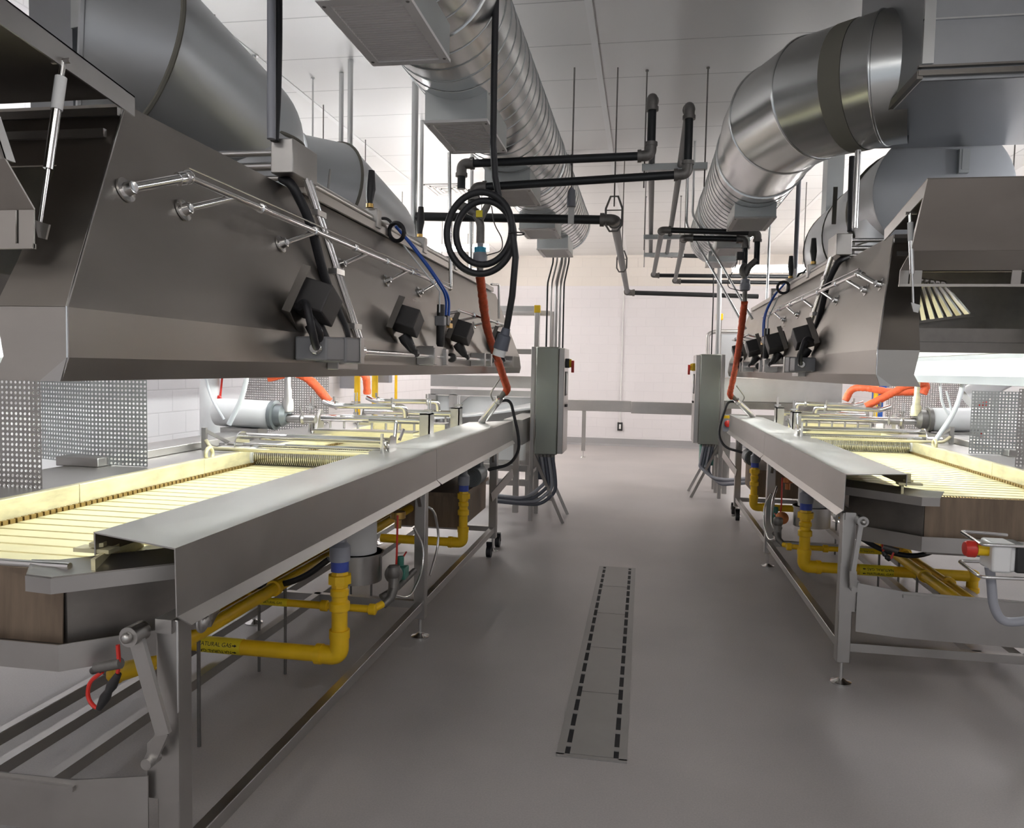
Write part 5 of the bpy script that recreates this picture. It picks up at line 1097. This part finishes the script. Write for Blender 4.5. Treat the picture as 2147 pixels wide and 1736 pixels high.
# yellow posts, boxes behind the fryers
for px, py0, y, lab, r in ((830, 785, 11.5, 'thin yellow upright behind the left fryer, right of the grey panel box', .022), (786, 785, 9.5, 'thick yellow vertical pipe behind the short orange hose, on the left', .04), (749, 785, 9.6, 'yellow vertical pipe just left of the short orange hose', .04)):
    q = atY(px, 830, y); tag(MB().cyl((q.x, y, .0), (q.x, y, 1.9), r, n=14).build('yellow_pipe', M['yellow']), lab, 'pipe')
for x0, x1, y, z0, z1, lab in ((712, 745, 9.9, 1.33, 1.75, 'small grey box behind the yellow pipes on the left'), (792, 815, 9.9, 1.42, 1.8, 'grey panel box right of the yellow pipes on the left')):
    a, b = atY(x0, 800, y), atY(x1, 800, y); tag(MB().box((a.x, y, z0), (b.x, y+.15, z1)).build('wall_box', M['conduit'], bev=.006), lab, 'box')
q = atY(1838, 800, 11); tag(MB().cyl((q.x, 11, 0), (q.x, 11, 2.0), .03, n=12).build('yellow_pipe', M['yellow']), 'thin yellow upright behind the right fryer', 'pipe')
q = atY(1852, 800, 11.6); tag(MB().box((q.x-.09, 11.6, 1.3), (q.x+.09, 11.8, 1.62)).box((q.x-.03, 11.66, 0), (q.x+.03, 11.74, 1.31)).build('blue_box', mat('blue_plastic', (.03,.12,.5), .4)), 'small blue box on a post seen under the right hood', 'box')
# right wall: papers, bench and tools
q = atX(2040, 806, XR)
nt_ = tag(MB().box((XR-.006, q.y-.22, q.z-.12), (XR-.001, q.y+.25, q.z+.12)).build('wall_notice', M['paper']), 'white printed notice on the right wall', 'notice')
for k in range(4): MB().box((XR-.008, q.y-.2, q.z-.10+.055*k), (XR-.006, q.y+.22, q.z-.085+.055*k)).build('printed_line', M['box'], nt_)
t = thing('work_bench', (3.9, 8.2, 0), 'steel work bench against the right wall behind the white pump', 'bench')
MB().box((3.3, 7.6, 1.02), (4.28, 9.2, 1.06)).build('bench_top', M['steel'], t)
for x in (3.34, 4.2):
    for y in (7.65, 9.15): MB().box((x-.025, y-.025, 0), (x+.025, y+.025, 1.02)).build('leg', M['steel'], t)
q = atY(2018, 862, 8.3)
t = thing('yellow_tool', (q.x, 8.3, 1.06), 'yellow and red hand tool lying on the bench on the right', 'tool')
MB().lathe((q.x, 8.3, 1.06), (0,0,1), [(.07,0),(.07,.06),(.04,.09)], 18).build('tool_base', M['ycap'], t)
MB().bar((q.x, 8.3, 1.14), (q.x+.14, 8.3, 1.22), .03, .035).build('tool_handle', M['red'], t)
tag(MB().cyl((q.x+.2, 8.35, 1.06), (q.x+.2, 8.35, 1.35), .02, n=12).lathe((q.x+.2, 8.35, 1.33), (0,0,1), [(.02,0),(.045,.05),(.03,.11)], 12).build('bottle_brush', M['red']), 'red handled brush standing on the bench on the right', 'brush')
q = atY(2090, 800, 7.6); tag(MB().tube([(q.x-.25, 7.6, q.z-.16), (q.x+.25, 7.6, q.z+.16)], .10, 24).cyl((q.x, 7.6, 0), (q.x, 7.6, q.z), .03, n=10).build('paper_roll', M['pvc']), 'slanted white roll on a stand behind the perforated guards at the right', 'roll')
# ------------------------------------------------------------------ lamps and added fill lights
def strip(name, c, dx, dy, lab, mt='lamp', w=.07, hang=True):
    t = thing(name, c, lab, 'lamp', None); c = V(c); h = V((dx/2, dy/2, 0))
    m = MB(); m.bar(c-h, c+h, w*.5, .04); m.build('lamp_housing', M['white'], t)
    m = MB(); m.bar(c-h*.98+V((0,0,-.05)), c+h*.98+V((0,0,-.05)), w, .05); m.build('lamp_tube', M[mt], t)
    if hang:
        for k in (-.8, .8): MB().cyl(c+h*k, V((c.x+h.x*k, c.y+h.y*k, CZ)), .006, n=6).build('hanger', M['fitting'], t)
    return t
strip('strip_light', (1.60, 10.55, 3.05), 1.0, 0, 'bright strip light seen over the far end of the right hood')
strip('strip_light', (2.25, 9.9, 3.22), 0, 1.2, 'small bright lamp tip beside the right round duct')
strip('strip_light', (-2.75, 10.4, 3.33), 1.2, 0, 'strip light glimpsed behind the hose coil on the left')
strip('strip_light', (-2.95, 10.6, 3.02), 1.3, 0, 'lower strip light seen just above the far end of the left hood')
strip('strip_light', (-3.1, 4.6, 3.0), 0, 1.4, 'strip light behind the left exhaust duct that lights the ceiling', 'lampside')
strip('strip_light', (-3.1, 7.6, 3.0), 0, 1.4, 'strip light behind the far left exhaust duct', 'lampside')
strip('strip_light', (3.3, 5.2, 3.0), 0, 1.4, 'strip light above the guards behind the right hood', 'lampside')
strip('strip_light', (3.3, 8.4, 3.0), 0, 1.4, 'strip light farther back behind the right hood', 'lampside')
strip('strip_light', (-3.3, 13.4, 3.2), 0, 1.5, 'added fill strip by the far end of the left wall', 'lampfarfill')  # added out of sight to brighten the far end, like its right twin
strip('strip_light', (3.4, 13.4, 3.2), 0, 1.5, 'added fill strip by the far end of the right wall', 'lampfarfill')
for x, y, lab in ((-2.4, -1.0, 'wide added fill light behind the camera on the left'), (2.4, -1.0, 'wide added fill light behind the camera on the right'), (-1.0, -2.6, 'wide added fill light farther behind the camera, left of the middle'), (1.2, -2.6, 'wide added fill light farther behind the camera, right of the middle')): strip('fill_light', (x, y, 4.06), 1.2, 0, lab, 'lampfill', .6, False)  # unseen fill added at the ceiling to brighten the near floor and fronts
for y in (11.6, 14.8):
    for x in (-3.3, 3.5): strip('strip_light', (x, y, 3.3), 0, 1.4, 'added fill strip at the %s side wall, %s' % ('left' if x < 0 else 'right', 'beyond the fryers' if y < 12 else 'nearest the far wall'), 'lampfarfill')  # more hidden strips added to lift the far floor and wall
# ------------------------------------------------------------------ world and view
w = D.worlds.new('world'); SC.world = w; w.use_nodes = True
bg = w.node_tree.nodes['Background']; bg.inputs[0].default_value = (.8,.85,.9,1); bg.inputs[1].default_value = .42
vs = SC.view_settings; vs.view_transform = 'Standard'; vs.look = 'None'; vs.gamma = 1; vs.use_curve_mapping = False; vs.exposure = .86
SC.display_settings.display_device = 'sRGB'
SC.cycles.max_bounces = 10; SC.cycles.diffuse_bounces = 5; SC.cycles.glossy_bounces = 5; SC.cycles.sample_clamp_indirect = 6
SC.cycles.caustics_reflective = False; SC.cycles.caustics_refractive = False
